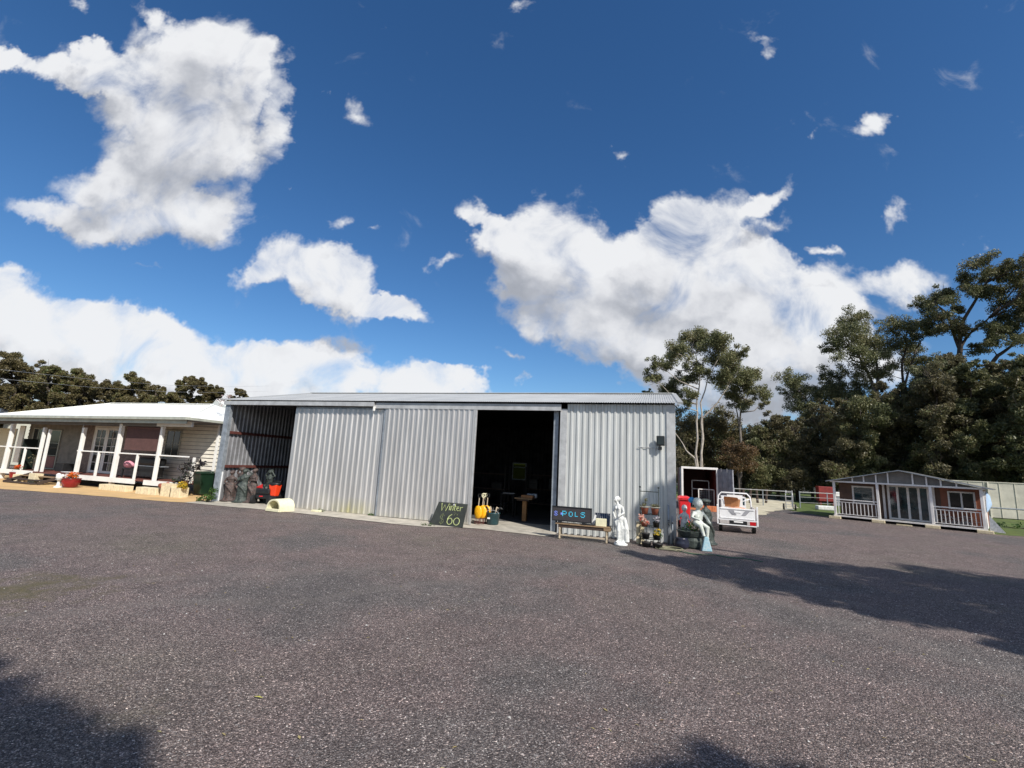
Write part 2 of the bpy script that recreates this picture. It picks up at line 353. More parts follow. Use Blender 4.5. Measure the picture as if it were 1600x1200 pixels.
M['barkg'] = mat('grey_gum_bark', (.17,.145,.125), .85, 0, .3, 4)
M['leaf_gum'] = leafmat('gum_leaves', [(.07,.08,.04),(.15,.16,.07),(.21,.21,.10),(.26,.22,.12)], trans=.25)
M['leaf_dark'] = leafmat('dark_gum_leaves', [(.055,.065,.034),(.12,.13,.058),(.175,.175,.08),(.22,.18,.10)], trans=.28)
M['leaf_under'] = leafmat('understorey_leaves', [(.06,.055,.038),(.125,.115,.06),(.18,.15,.085),(.15,.165,.065)], trans=.32)
M['leaf_brown'] = leafmat('olive_brown_leaves', [(.055,.05,.024),(.125,.10,.046),(.17,.14,.06),(.12,.15,.05)], trans=.28)
M['leaf_red'] = leafmat('russet_leaves', [(.05,.045,.02),(.12,.07,.035),(.16,.10,.05),(.10,.10,.04)], trans=.25)
M['leaf_green'] = leafmat('bright_green_leaves', [(.02,.05,.012),(.05,.11,.02),(.09,.16,.03)], trans=.3)
M['leaf_purple'] = leafmat('dark_purple_leaves', [(.012,.01,.014),(.03,.025,.03),(.03,.045,.022)], trans=.15)
M['fl_orange'] = leafmat('orange_petals', [(.55,.05,.015),(.75,.16,.02),(.7,.3,.05)], trans=.3)
M['fl_red'] = leafmat('red_petals', [(.5,.03,.02),(.7,.12,.08),(.75,.6,.5)], trans=.3)
M['fl_yellow'] = leafmat('yellow_petals', [(.6,.35,.02),(.7,.5,.05),(.5,.3,.02)], trans=.3)
M['leafyg'] = mat('yellow_green_leaf', (.40,.38,.08), .6)
M['blossom'] = leafmat('pale_blossom', [(.10,.09,.05),(.4,.3,.28),(.55,.42,.42)], trans=.2)
M['fl_pink'] = leafmat('pink_petals', [(.6,.2,.3),(.7,.35,.42),(.75,.55,.6)], trans=.3)
M['fl_white'] = leafmat('white_petals', [(.5,.5,.5),(.7,.7,.7),(.4,.35,.4)], trans=.3)
# gravel: fine dark stone chips with pale specks
def gravelmat():
    m = bpy.data.materials.new('gravel_surface'); m.use_nodes = True; t = m.node_tree; b = t.nodes['Principled BSDF']
    def nn(ty, **k):
        n = t.nodes.new(ty)
        for a, c in k.items(): setattr(n, a, c)
        return n
    g = nn('ShaderNodeNewGeometry'); P_ = g.outputs['Position']
    def noi(s, d=3, r=.6):
        n = nn('ShaderNodeTexNoise'); n.inputs['Scale'].default_value = s; n.inputs['Detail'].default_value = d; n.inputs['Roughness'].default_value = r; t.links.new(P_, n.inputs[0]); return n.outputs['Fac']
    def ramp(f, els):
        r = nn('ShaderNodeValToRGB'); t.links.new(f, r.inputs[0]); E_ = r.color_ramp.elements
        while len(E_) < len(els): E_.new(.5)
        for i, (p, c) in enumerate(els): E_[i].position = p; E_[i].color = (*c, 1)
        return r.outputs[0]
    def mix(f, a, c, bt='MIX'):
        n = nn('ShaderNodeMix', data_type='RGBA', blend_type=bt)
        for i, x in ((0, f), (6, a), (7, c)):
            if isinstance(x, (int, float)): n.inputs[i].default_value = x
            elif isinstance(x, tuple): n.inputs[i].default_value = (*x, 1)
            else: t.links.new(x, n.inputs[i])
        return n.outputs[2]
    v1 = nn('ShaderNodeTexVoronoi'); v1.inputs['Scale'].default_value = 120; t.links.new(P_, v1.inputs[0])
    v2 = nn('ShaderNodeTexVoronoi'); v2.inputs['Scale'].default_value = 62; t.links.new(P_, v2.inputs[0])
    s1 = nn('ShaderNodeSeparateColor'); t.links.new(v1.outputs['Color'], s1.inputs[0])
    s2 = nn('ShaderNodeSeparateColor'); t.links.new(v2.outputs['Color'], s2.inputs[0])
    stone = ramp(s1.outputs[0], [(0, (.055,.045,.042)), (.35, (.108,.091,.085)), (.7, (.172,.148,.137)), (.93, (.28,.25,.23)), (1, (.58,.54,.50))])
    stone2 = ramp(s2.outputs[1], [(0, (.6,.6,.6)), (.5, (.95,.95,.95)), (.93, (1.25,1.25,1.25)), (1, (2.6,2.5,2.4))])
    c = mix(1.0, stone, stone2, 'MULTIPLY')
    big = ramp(noi(.22, 5, .55), [(.30, (.74,.78,.81)), (.42, (.90,.91,.92)), (.50, (1.10,1.0,1.0)), (.60, (1.06,1.0,.97)), (.72, (.94,.95,.82))])
    c = mix(1.0, c, big, 'MULTIPLY')
    mid = ramp(noi(1.7, 6, .7), [(.3, (.80,.80,.80)), (.7, (1.2,1.18,1.16))])
    c = mix(1.0, c, mid, 'MULTIPLY')
    for (ox, oy, r1, r2) in ((-14., -9., 24.2, 25.7), (2., -22., 36.5, 38.0), (-30., 30., 33.0, 34.6)):
        dn = nn('ShaderNodeVectorMath', operation='DISTANCE'); t.links.new(P_, dn.inputs[0]); dn.inputs[1].default_value = (ox, oy, 0)
        wob = nn('ShaderNodeMath', operation='MULTIPLY_ADD'); t.links.new(noi(.35, 3), wob.inputs[0]); wob.inputs[1].default_value = 1.6; t.links.new(dn.outputs['Value'], wob.inputs[2])
        for rr_ in (r1, r2):
            a_ = nn('ShaderNodeMath', operation='SUBTRACT'); t.links.new(wob.outputs[0], a_.inputs[0]); a_.inputs[1].default_value = rr_ + .8
            b_ = nn('ShaderNodeMath', operation='ABSOLUTE'); t.links.new(a_.outputs[0], b_.inputs[0])
            k_ = nn('ShaderNodeMapRange', interpolation_type='SMOOTHSTEP'); t.links.new(b_.outputs[0], k_.inputs['Value']); k_.inputs['From Min'].default_value = .08; k_.inputs['From Max'].default_value = .24; k_.inputs['To Min'].default_value = .22; k_.inputs['To Max'].default_value = 0
            c = mix(k_.outputs[0], c, (.205,.18,.16))
    # mossy and sandy wear, low amount
    moss = ramp(noi(.55, 7, .75), [(.60, (0,0,0)), (.72, (1,1,1))])
    sm = nn('ShaderNodeSeparateColor'); t.links.new(moss, sm.inputs[0])
    mm = nn('ShaderNodeMath', operation='MULTIPLY'); t.links.new(sm.outputs[0], mm.inputs[0]); mm.inputs[1].default_value = .32
    c = mix(mm.outputs[0], c, (.095,.090,.045))
    # worn patch at the left where sand and moss show
    dv = nn('ShaderNodeVectorMath', operation='DISTANCE'); t.links.new(P_, dv.inputs[0]); dv.inputs[1].default_value = (-8.6, 4.6, 0)
    wv = nn('ShaderNodeMath', operation='MULTIPLY_ADD'); t.links.new(noi(2.2, 5, .7), wv.inputs[0]); wv.inputs[1].default_value = 2.6; wv.inputs[2].default_value = -.65
    pv = nn('ShaderNodeMath', operation='SUBTRACT'); t.links.new(wv.outputs[0], pv.inputs[0])
    dvs = nn('ShaderNodeMath', operation='MULTIPLY'); t.links.new(dv.outputs['Value'], dvs.inputs[0]); dvs.inputs[1].default_value = .62
    t.links.new(dvs.outputs[0], pv.inputs[1]); pc = nn('ShaderNodeMath', operation='MULTIPLY'); pc.use_clamp = True; t.links.new(pv.outputs[0], pc.inputs[0]); pc.inputs[1].default_value = 1.6
    c = mix(pc.outputs[0], c, mix(noi(9, 4), (.05,.055,.028), (.20,.155,.095)))
    t.links.new(c, b.inputs['Base Color']); b.inputs['Roughness'].default_value = .8; b.inputs['Specular IOR Level'].default_value = .25
    hm = nn('ShaderNodeMath', operation='ADD'); t.links.new(v1.outputs['Distance'], hm.inputs[0])
    h2 = nn('ShaderNodeMath', operation='MULTIPLY'); t.links.new(v2.outputs['Distance'], h2.inputs[0]); h2.inputs[1].default_value = 1.6; t.links.new(h2.outputs[0], hm.inputs[1])
    bp = nn('ShaderNodeBump'); bp.inputs['Strength'].default_value = .75; bp.inputs['Distance'].default_value = .012; bp.invert = True
    t.links.new(hm.outputs[0], bp.inputs['Height']); t.links.new(bp.outputs[0], b.inputs['Normal'])
    return m
M['gravel'] = gravelmat()
M['grass'] = mat('lawn_grass', (.105,.15,.022), .9, 0, .3, 1.2, c2=(.045,.062,.016), bump=.6, bscale=25, detail=9, world=True)
M['field'] = mat('bush_floor', (.05,.045,.022), .95, 0, .3, .4, c2=(.022,.02,.012), detail=9, world=True)
M['dust'] = mat('pale_crushed_limestone', (.62,.56,.42), .95, 0, .2, 1.6, c2=(.34,.31,.21), bump=.4, bscale=30, detail=8, world=True)
M['paving'] = mat('orange_sandstone_paving', (.66,.43,.19), .9, 0, .2, 1.3, c2=(.46,.31,.15), bump=.3, bscale=20, detail=7, world=True)
# ------------------------------------------------------------ ground
def flat(name, pts, z, m, kind='structure', label=None, cat=None):
    b = MB(); b.add([(p[0], p[1], z) for p in pts], [tuple(range(len(pts)))])
    return tag(b.build(name, m), label, cat, None, kind)
def roughpoly(pts, amp=.18, step=.5, seed=1):
    out = []
    for i, p in enumerate(pts):
        q = pts[(i+1) % len(pts)]; n = max(1, int((Vector(q[:2]) - Vector(p[:2])).length / step))
        for k in range(n):
            t = k/n; x = p[0]+(q[0]-p[0])*t; y = p[1]+(q[1]-p[1])*t
            out.append((x + amp*noise.noise(Vector((x, y, seed))*1.3), y + amp*noise.noise(Vector((y, x, seed+9))*1.3)))
    return out
flat('ground', [(-1500,-1500),(1500,-1500),(1500,1500),(-1500,1500)], -.012, M['field'])
flat('gravel_yard', roughpoly([(-60,-25),(40,-25),(40,20),(21.5,29.5),(15.2,27.2),(9.3,31.6),(7.6,36.5),(4.0,39.5),(-3,42),(-60,20)], .35, 1.2, 3), -.004, M['gravel'])
lawn_edge = [(4.0,39.5),(7.6,36.5),(9.3,31.6),(15.2,27.2),(21.5,29.5),(40,20),(90,20),(90,78),(2,78),(-3,42)]
flat('lawn', roughpoly(lawn_edge, .35, 1.2, 3), 0, M['grass'])
pad = [G(1128,786),G(1150,779),G(1196,776),G(1228,781),G(1246,791),G(1238,797),G(1205,799),G(1190,804),G(1160,805),G(1130,803)]
flat('limestone_path', roughpoly(pad, .5, .7, 5), .006, M['dust'])
flat('house_paving', roughpoly([(-45,12.6),(-26.2,12.75),(-22.8,13.3),(-18.6,13.65),(-17.5,13.9),(-17.5,17.6),(-45,17.6)], .12, .4, 7), .006, M['paving'])
apron = [(-17.5,13.85),(-16,13.85),(-12.7,13.98),(-8.4,13.62),(-6.95,13.62),(-6.2,14.15),(-5.5,14.27),(-3.2,14.1),(-3.0,14.6),(-3.0,15.1),(-17.5,15.1)]
flat('concrete_apron', roughpoly(apron, .05, .3, 8), .012, M['conc'])
# loose chips lying on the gravel near the viewer
def chips(n, r0, r1, seed, smin, smax):
    rg = np.random.default_rng(seed)
    ang = rg.uniform(-math.pi*.36, math.pi*.36, n) ; d = np.sqrt(rg.uniform(r0*r0, r1*r1, n))
    hx_, hy_ = -math.sin(YAW), math.cos(YAW)
    px = d*(np.cos(ang)*hx_ + np.sin(ang)*hy_); py = d*(np.cos(ang)*hy_ - np.sin(ang)*hx_)
    s = rg.uniform(smin, smax, n) * (1 + (rg.random(n) < .05)*.8)
    base = np.array([(1,0,0),(-.5,.87,0),(-.5,-.87,0),(.2,.1,.8),(0,0,-.3)])
    a = rg.uniform(0, 6.28, n); ca, sa = np.cos(a), np.sin(a); fl = rg.uniform(.45, 1.0, (n,1)); st = rg.uniform(.6, 1.5, (n,1))
    b_ = base[None] + rg.uniform(-.25, .25, (n,5,3))
    b_[:,:,0] *= st; b_[:,:,2] *= fl
    x = b_[:,:,0]*ca[:,None] - b_[:,:,1]*sa[:,None]; y = b_[:,:,0]*sa[:,None] + b_[:,:,1]*ca[:,None]
    v = np.stack([x*s[:,None]+px[:,None], y*s[:,None]+py[:,None], np.maximum(b_[:,:,2]*s[:,None], -.004)], 2).reshape(-1,3)
    tri = np.array([(0,1,3),(1,2,3),(2,0,3)])
    f = (tri[None] + (np.arange(n)*5)[:,None,None]).reshape(-1,3)
    return v, f
def npmesh(name, v, f, m, parent=None, loc=None):
    me = bpy.data.meshes.new(name); k = f.shape[1]
    me.vertices.add(len(v)); me.vertices.foreach_set('co', v.astype(np.float32).ravel())
    me.loops.add(f.size); me.loops.foreach_set('vertex_index', f.astype(np.int32).ravel())
    me.polygons.add(len(f)); me.polygons.foreach_set('loop_start', (np.arange(len(f))*k).astype(np.int32))
    me.polygons.foreach_set('loop_total', np.full(len(f), k, np.int32)); me.update(calc_edges=True); me.validate()
    me.materials.append(m); o = bpy.data.objects.new(name, me); col.objects.link(o)
    if parent: o.parent = parent
    if loc is not None: o.location = loc
    return o
chipm = leafmat('stone_chips', [(.05,.043,.042),(.10,.088,.086),(.16,.145,.14),(.28,.26,.25)], .8, 0)
chipw = leafmat('pale_stone_chips', [(.30,.28,.26),(.5,.48,.45),(.62,.6,.56)], .8, 0)
v1, f1 = chips(60000, 2.2, 8.5, 3, .0035, .008)
tag(npmesh('gravel', v1, f1, chipm), 'loose purple grey stone chips strewn over the foreground yard', 'gravel', None, 'stuff')
v2, f2 = chips(1700, 2.2, 13, 4, .006, .012)
tag(npmesh('pale_pebble', v2, f2, chipw), 'scattered pale pebbles lying among the dark gravel', 'pebbles', None, 'stuff')
_rg = np.random.default_rng(21); _n = 420
_x = _rg.uniform(-9, 7, _n); _y = _rg.uniform(2.4, 13.4, _n)**1.0; _a = _rg.uniform(0, 6.28, _n); _l = _rg.uniform(.012, .034, _n); _w = _l*_rg.uniform(.15, .35, _n)
_q = []
for _i in range(_n):
    _c1, _s1 = math.cos(_a[_i]), math.sin(_a[_i])
    for (_u, _v, _zz) in ((-_l[_i], 0, .004), (0, -_w[_i], .007), (_l[_i], 0, .005), (0, _w[_i], .009)): _q.append((_x[_i]+_u*_c1-_v*_s1, _y[_i]+_u*_s1+_v*_c1, _zz))
tag(npmesh('leaf_litter', np.array(_q), np.arange(_n*4).reshape(-1,4), leafmat('dry_leaf_litter', [(.10,.07,.03),(.28,.22,.10),(.38,.33,.15),(.22,.12,.06)], .8, 0)), 'tiny dry leaves and twigs scattered over the gravel yard', 'leaf litter', None, 'stuff')
# ------------------------------------------------------------ leaves and trees
def leafcloud(cen, rad, per, size, seed, flat_=.8, asp=.36, shell=.55):
    rg = np.random.default_rng(seed); cen = np.asarray(cen, float); rad = np.asarray(rad, float)
    n = np.maximum(3, (per*np.ones(len(cen))).astype(int)); idx = np.repeat(np.arange(len(cen)), n); m = len(idx)
    d = rg.normal(size=(m,3)); d /= np.linalg.norm(d, axis=1)[:,None]
    rr = rg.random(m)**shell
    p = cen[idx] + d*(rad[idx]*rr)[:,None]*np.array([1,1,flat_])
    a = rg.normal(size=(m,3)); a[:,2] -= .5; a /= np.linalg.norm(a, axis=1)[:,None]
    b = np.cross(a, rg.normal(size=(m,3))); b /= np.linalg.norm(b, axis=1)[:,None]
    l = size*rg.uniform(.6, 1.4, m)[:,None]
    v = np.stack([p-a*l/2, p+b*l*asp/2, p+a*l/2, p-b*l*asp/2], 1).reshape(-1,3)
    return v, (np.arange(m)[:,None]*4 + np.arange(4)[None])
TS = [0]; DEN = 3.0
def tree(name, label, d, circles, trunks, leaf, bark, group=None, size=.30, per=46, sub=7, tr=.22, conv=lambda x, y: (x, y), k=1.0, cat='tree', spread=.5, reach=.6):
    """crown built from clumps, each reached by its own limb from a trunk; trunks = lists of surveyed points"""
    TS[0] += 1; rg = np.random.default_rng(100+TS[0]); rnd = random.Random(TS[0])
    paths = []
    for tp in trunks:
        pts = []
        for i, q in enumerate(tp):
            p, _ = D(*conv(q[0], q[1]), d)
            pts.append(p)
        pts[0].z = 0
        paths.append(pts)
    base = Vector((paths[0][0].x, paths[0][0].y, 0))
    root = thing(name, label, cat, base, 0, group)
    cen, rad, mains = [], [], []
    for (x, y, r) in circles:
        X, Y = conv(x, y); c, t = D(X, Y, d); rw = r*k*t*(conv(1, 0)[0] - conv(0, 0)[0])*(1.0 if 'olive' in name else 1.68 if 'gum' in name else 1.95)
        dv = Vector((c.x, c.y, 0)).normalized(); c = c + dv*rg.uniform(-1, 1)*rw*1.6*spread/.5
        mains.append((c, rw))
        for q in range(sub+2):
            o = rg.normal(size=3); o /= np.linalg.norm(o); o *= rw*rg.uniform(.2, .95)
            sr = rw*rg.uniform(.24, .44)*(1.12 if 'gum' in name else 1); s_ = np.array(c) + o*np.array([1,1,.8])
            if s_[2] - sr < .1: s_[2] = sr + .1
            cen.append(s_ - np.array(base)); rad.append(sr)
    rad = np.array(rad); pr = DEN*per*(.8 if 'gum' in name else 1)*np.clip((rad/np.median(rad))**1.8, .35, 3)
    v, f = leafcloud(cen, rad, pr*1.55, size*.78, 500+TS[0], shell=.62)
    b = MB()
    H_ = max(c.z for c, _ in mains)
    for pts in paths:
        n = len(pts); fine = []
        for i in range(n-1):
            for q in range(4):
                t = q/4; p = pts[i].lerp(pts[i+1], t); fine.append(p + Vector((noise.noise(p*.6), noise.noise(p*.6+Vector((5,0,0))), 0))*.25*min(1, p.z/3))
        fine.append(pts[-1]); m_ = len(fine)
        b.tube([p - base for p in fine], [tr*(1 - .75*i/(m_-1)) for i in range(m_)], 7)
    allp = [(p, j) for j, pts in enumerate(paths) for i in range(len(pts)-1) for p in [pts[i].lerp(pts[i+1], q/5) for q in range(6)] ]
    for (c, rw) in mains:
        cand = [p for p, j in allp if p.z < c.z - .25*(c-p).to_2d().length if p.z > c.z*.25] or [allp[0][0]]
        s_ = min(cand, key=lambda p: (p-c).length + .35*abs((c.z - p.z) - reach*(c-p).to_2d().length))
        mid = s_.lerp(c, .5) + Vector((0, 0, -.10*(c-s_).length)) + Vector((rnd.uniform(-.3,.3), rnd.uniform(-.3,.3), 0))
        L_ = (c-s_).length; r0 = min(tr*.5, .03 + .018*L_)
        pts = [s_, s_.lerp(mid, .6).lerp(mid, .3), mid, mid.lerp(c, .5)+Vector((0,0,.03*L_)), c]
        b.tube([p-base for p in pts], [r0, r0*.8, r0*.62, r0*.45, r0*.2], 5)
        for q in range(3):
            o = Vector(rg.normal(size=3)).normalized()*rw*.8; st = pts[3].lerp(c, .3*q)
            b.tube([st-base, (st+c+o)/2-base+Vector((0,0,-.1*rw)), c+o-base], [r0*.35, r0*.25, r0*.1], 4)
    b.build('trunk', bark, root, smooth=True)
    npmesh('crown', v, f, leaf, root)
    return root
c2 = lambda x, y: (1000 + x/4.617, 480 + y/4.617)
tree('gum_tree', 'tall pale trunked gum with open crown rising behind the shipping container', 47,
     [(390,180,80),(300,240,75),(500,210,75),(590,260,80),(560,350,100),(640,420,80),(730,350,45),(260,340,70),(170,380,52),(100,430,45),(90,520,45),(200,540,75),(240,610,55),(330,480,70),(420,430,60),(370,640,45),(330,700,28),(620,520,60),(55,620,22)],
     [[(410,1180),(412,950),(415,700),(430,520),(400,330)],[(440,1180),(455,950),(450,800),(440,690),(490,520),(560,380)],[(440,1180),(452,800),(560,690),(640,560)],[(410,1180),(400,1090),(340,1030),(285,950)]], M['leaf_gum'], M['barkp'], None, .25, 56, 9, .12, c2, 1.0, reach=1.4)
tree('slender_gum_tree', 'smaller loose crowned gum on the right of the tall pale gum', 52,
     [(700,560,75),(820,470,55),(800,560,65),(850,640,58),(700,650,60),(760,710,50),(660,600,50),(640,500,50),(880,690,30)],
     [[(720,1180),(728,900),(725,760),(790,600)],[(720,1180),(728,880),(680,700)]], M['leaf_gum'], M['barkg'], None, .26, 55, 7, .15, c2, 1.0)
c3 = lambda x, y: (1180 + x/3.333, 400 + y/3.333)
RG = 'trees of the dark wood on the right'
tree('spreading_gum_tree', 'highest gum of the right wood with wide bare limbs under flat leaf clumps', 58,
     [(1230,70,60),(1130,95,50),(1320,85,60),(1390,100,50),(1400,55,45),(1070,120,30),(930,195,55),(868,225,36),(990,180,38),(1160,200,45),(1220,140,50),(1060,270,26),(1350,220,60),(1400,290,55),(1270,300,52),(1330,380,52),(1240,390,40),(960,335,62),(1030,390,45),(915,330,34),(1095,395,26),(1150,455,36),(1220,465,40),(1390,450,45),(1440,180,50),(1440,350,60),(1500,250,60),(1480,100,60)],
     [[(1045,1200),(1050,800),(1060,560),(1075,470),(1130,400),(1220,320)],[(1045,1200),(1050,700),(1070,480),(1075,370),(1130,260),(1170,180),(1230,110)],[(1045,1200),(1052,640),(1062,480),(1000,300),(930,240)],[(1200,1200),(1180,640),(1260,520),(1340,470),(1400,400)]], M['leaf_dark'], M['barkd'], RG, .25, 60, 8, .24, c3, reach=1.2)
tree('gum_tree', 'gum with the tall narrow pale green crown left of the spreading gum', 60,
     [(500,295,52),(480,365,55),(555,330,28),(425,450,55),(520,440,72),(600,420,62),(655,380,46),(480,520,52),(565,545,55),(610,480,55),(540,610,50),(620,600,50),(400,490,30)],
     [[(640,1200),(640,800),(620,690),(560,560),(520,420)],[(640,1200),(640,760),(630,600),(620,460)]], M['leaf_gum'], M['barkg'], RG, .25, 60, 8, .26, c3, reach=1.3)
tree('gum_tree', 'airy dark gum standing between the narrow gum and the spreading gum', 62,
     [(790,335,46),(728,385,46),(838,365,38),(760,450,60),(700,480,45),(845,440,52),(800,520,52),(700,565,52),(900,430,35),(870,540,45),(690,620,40)],
     [[(780,1200),(762,760),(770,560),(790,400)],[(780,1200),(765,700),(840,480)]], M['leaf_dark'], M['barkd'], RG, .25, 48, 7, .2, c3, reach=1.3)
tree('gum_tree', 'leftmost low gum of the right wood leaning toward the open sky', 60,
     [(205,610,44),(180,675,46),(240,700,55),(300,680,36),(148,705,28),(300,740,46),(200,765,46),(260,790,50)],
     [[(330,1200),(320,900),(290,790),(220,690)]], M['leaf_gum'], M['barkg'], RG, .26, 50, 7, .18, c3, reach=1.2)
tree('casuarina_tree', 'feathery blue green tree behind the leftmost low gum', 62,
     [(372,640,28),(425,620,40),(440,680,55),(485,690,52),(400,730,50),(530,720,50),(470,760,55)],
     [[(450,1200),(450,850),(440,700)]], M['leaf_dark'], M['barkd'], RG, .26, 60, 7, .18, c3, reach=1.0)
under = [ # crop x, top y, width, label
 (30,880,'bushy'),(110,850,'bushy'),(200,840,'bushy'),(290,830,'bushy'),(380,790,'bushy'),(470,790,'bushy'),(560,720,'bushy'),(660,690,'bushy'),(750,700,'bushy'),(850,620,'bushy'),(940,600,'bushy'),(1020,545,'bushy'),(1120,540,'bushy'),(1210,560,'bushy'),(1300,550,'bushy'),(1390,560,'bushy'),(1470,560,'bushy')]
places = ['above the left end of the wire fence','over the hand trolley','second right of the hand trolley','left of the red bin box','above the red bin box','over the left eave of the little cabin',
 'left of the cabin ridge','just left of the cabin ridge','right of the cabin ridge','over the right slope of the cabin roof','beside the spreading gum trunk on its left','around the spreading gum trunk','right of the spreading gum trunk','over the left part of the cream fence','over the middle of the cream fence','over the right part of the cream fence','at the right edge of the picture']
for i, ((x, ty, _), pl) in enumerate(zip(under, places)):
    rg = random.Random(40+i); ty += rg.uniform(-28, 34); cs = [(x+rg.uniform(-45,45), ty+rg.uniform(-12,22), rg.uniform(16,26)) for _ in range(3)]; y = ty+50
    while y < 1190:
        w = 75 if y < ty+100 else 95
        for q in range(2): cs.append((x + rg.uniform(-.5,.5)*w, y + rg.uniform(-12,12), rg.uniform(30,54)))
        y += rg.uniform(42, 56)
    lf = M['leaf_under'] if i % 3 else M['leaf_dark']
    tree('bush_tree', ['dark bushy tree ', 'brownish bushy tree ', 'olive bushy tree '][i % 3] + pl, 51.5 + rg.uniform(-2, 5),
         cs, [[(x+rg.uniform(-20,20),1220),(x+rg.uniform(-12,12),1000),(x,ty+60)]], lf, M['barkg'] if i % 2 else M['barkd'], RG, .27, 40, 6, .16, c3)
tree('russet_tree', 'russet leaved small tree behind the open container door', 46,
     [(700,1000,50),(640,1030,45),(760,1040,50),(700,1080,55),(640,1100,50),(780,1100,45),(720,1150,50),(800,1010,36)], [[(710,1230),(705,1120),(700,1020)]], M['leaf_red'], M['barkd'], None, .22, 40, 7, .1, c2)
for i, (x, top, pl) in enumerate([(300,800,'beside the shed corner'),(400,850,'behind the pale twin trunks'),(500,800,'right of the pale twin trunks'),(600,780,'left of the russet tree'),(690,850,'directly behind the russet tree'),(790,920,'right of the russet tree'),(870,900,'between the russet tree and the dark wood')]):
    rg = random.Random(80+i); cs = []; y = top+30
    while y < 1290:
        for q in range(2): cs.append((x+rg.uniform(-60,60), y+rg.uniform(-15,15), rg.uniform(50,72)))
        y += rg.uniform(60, 75)
    tree('bush_tree', 'dense dull olive bush tree ' + pl, 56+rg.uniform(-2,6), cs, [[(x,1300),(x+rg.uniform(-20,20),1150),(x,top+60)]], M['leaf_brown'] if i % 2 else M['leaf_under'], M['barkd'], 'bush trees behind the container', .27, 40, 6, .14, c2)
# far wood closing the view behind the right trees
LG = 'olive trees behind the white roofed house'
leftt = [(20,540,'tallest olive tree at the left edge behind the house',44),(75,556,'olive tree second from the left edge behind the white roof',42),(125,572,'olive tree third from the left edge behind the white roof',36),
 (205,580,'rounded olive tree above the middle of the white roof',34),(165,592,'low olive tree filling the dip above the white roof',30),(243,596,'low olive tree left of the pointed one above the white roof',26),(299,583,'pointed olive tree above the right end of the white roof',26),(338,600,'small olive tree beside the shed roof corner',20),(374,606,'last olive tree peeping over the shed roof corner',18),(-30,560,'olive tree cut by the left edge of the picture',40)]
for i, (x, top, lab, w) in enumerate(leftt):
    rg = random.Random(200+i); cs = [(x, top+w*.38, w*.42)]; y = top+w*.5
    while y < 668:
        spread_ = min(1, (y-top)/(w*1.0))
        for q in range(4): cs.append((x + (q-1.5)*.62*w*spread_ + rg.uniform(-.15,.15)*w, y+rg.uniform(-5,5)+.22*w*abs(q-1.5), rg.uniform(.36,.5)*w))
        y += w*.45
    tree('olive_tree', lab, 62+rg.uniform(-4,6), cs, [[(x,690),(x+2,650),(x,top+w*.6)]], M['leaf_brown'], M['barkd'], LG, .25, 62, 7, .2)
# trees out of frame on the right and behind, whose shade lies over the yard
def shade_tree(base, clumps, label, tr=.3):
    TS[0] += 1; rg = np.random.default_rng(900+TS[0]); b0 = Vector((base[0], base[1], 0))
    root = thing('shade_tree', label, 'tree', b0, 0, 'trees shading the yard'); cen, rad = [], []; b = MB()
    top = max(c[2] for c in clumps); b.tube([(0,0,0),(.15,.1,top*.35),(0,.2,top*.7),(.1,0,top*.95)], [tr, tr*.8, tr*.5, tr*.2], 8)
    for (x, y, z, r) in clumps:
        c = Vector((x, y, z)) - b0; b.tube([(0,.1,z*.45), c*.5+Vector((0,0,z*.25)), c], [tr*.35, tr*.2, tr*.06], 6)
        for q in range(14):
            o = rg.normal(size=3); o /= np.linalg.norm(o); cen.append(np.array(c)+o*r*rg.uniform(.1,.85)); rad.append(r*rg.uniform(.3,.5))
    b.build('trunk', M['barkd'], root, smooth=True)
    v, f = leafcloud(cen, rad, 150, .24, 77+TS[0]); npmesh('crown', v, f, M['leaf_dark'], root)
def sh(x, y, z, r): return (x + .87*z, y - .72*z, z, r)     # clump whose shade falls at x, y
shade_tree((14,3), [sh(-.3,12.5,10,.45),sh(.5,12.2,9.5,.7),sh(1.4,11.7,9,1.0),sh(2.4,11.0,9.5,1.3),sh(1.7,12.9,11,.8),sh(3.6,11.9,10,1.5),sh(3.0,13.5,11,1.2),sh(4.8,10.7,9,1.5),sh(5.0,13.2,11,1.6),sh(6.2,11.6,10,1.8),sh(3.6,10.0,9,1.0)], 'large tree right of the viewer whose shade crosses the gravel')
shade_tree((18,6), [sh(6.8,9.8,9,1.5),sh(7.4,13.4,11,1.6),sh(8.2,11.4,10,1.8),sh(9.6,13.4,10,1.7),sh(9.8,10.4,9,1.8),sh(5.6,9.2,8.5,1.1),sh(11.5,12,10,1.9),sh(6.4,13.4,10,1.2),sh(13.5,13,10,2.0),sh(12,9.5,9,1.9),sh(8.6,8.8,8,1.3),sh(4.6,9.6,9,.8),sh(5.2,8.6,9,.9),sh(6.5,8.4,9,1.2),(9.6,7.2,12,.5),(10.0,6.6,12.6,.5),(9.2,7.6,11.2,.4)], 'second tree right of the viewer shading the far gravel')
shade_tree((6,-9), [sh(-5.9,2.2,14,.8),sh(-5.0,2.15,14,.8),sh(-4.2,2.3,14.5,.65),sh(-6.8,2.2,14,.9),sh(.4,3.7,13,.5),sh(1.0,3.55,13.4,.6),sh(1.7,3.55,13,.5),sh(-3.4,2.25,14,.6),sh(-2.85,2.05,14,.5),sh(0,2.3,13,.7),sh(-1.8,.6,13,.9),], 'tree behind the viewer dropping shade at the bottom edge')
v, f = leafcloud([(x, y, rng.uniform(1.2, 6.8)) for x, y in [(p.x, p.y) for p in [D(c3(q, 0)[0], 700, 78 + rng.uniform(-5, 5))[0] for q in range(-620, 1600, 26)]] for _ in range(3)], [2.0]*(len(range(-620, 1600, 26))*3), 150, .5, 5)
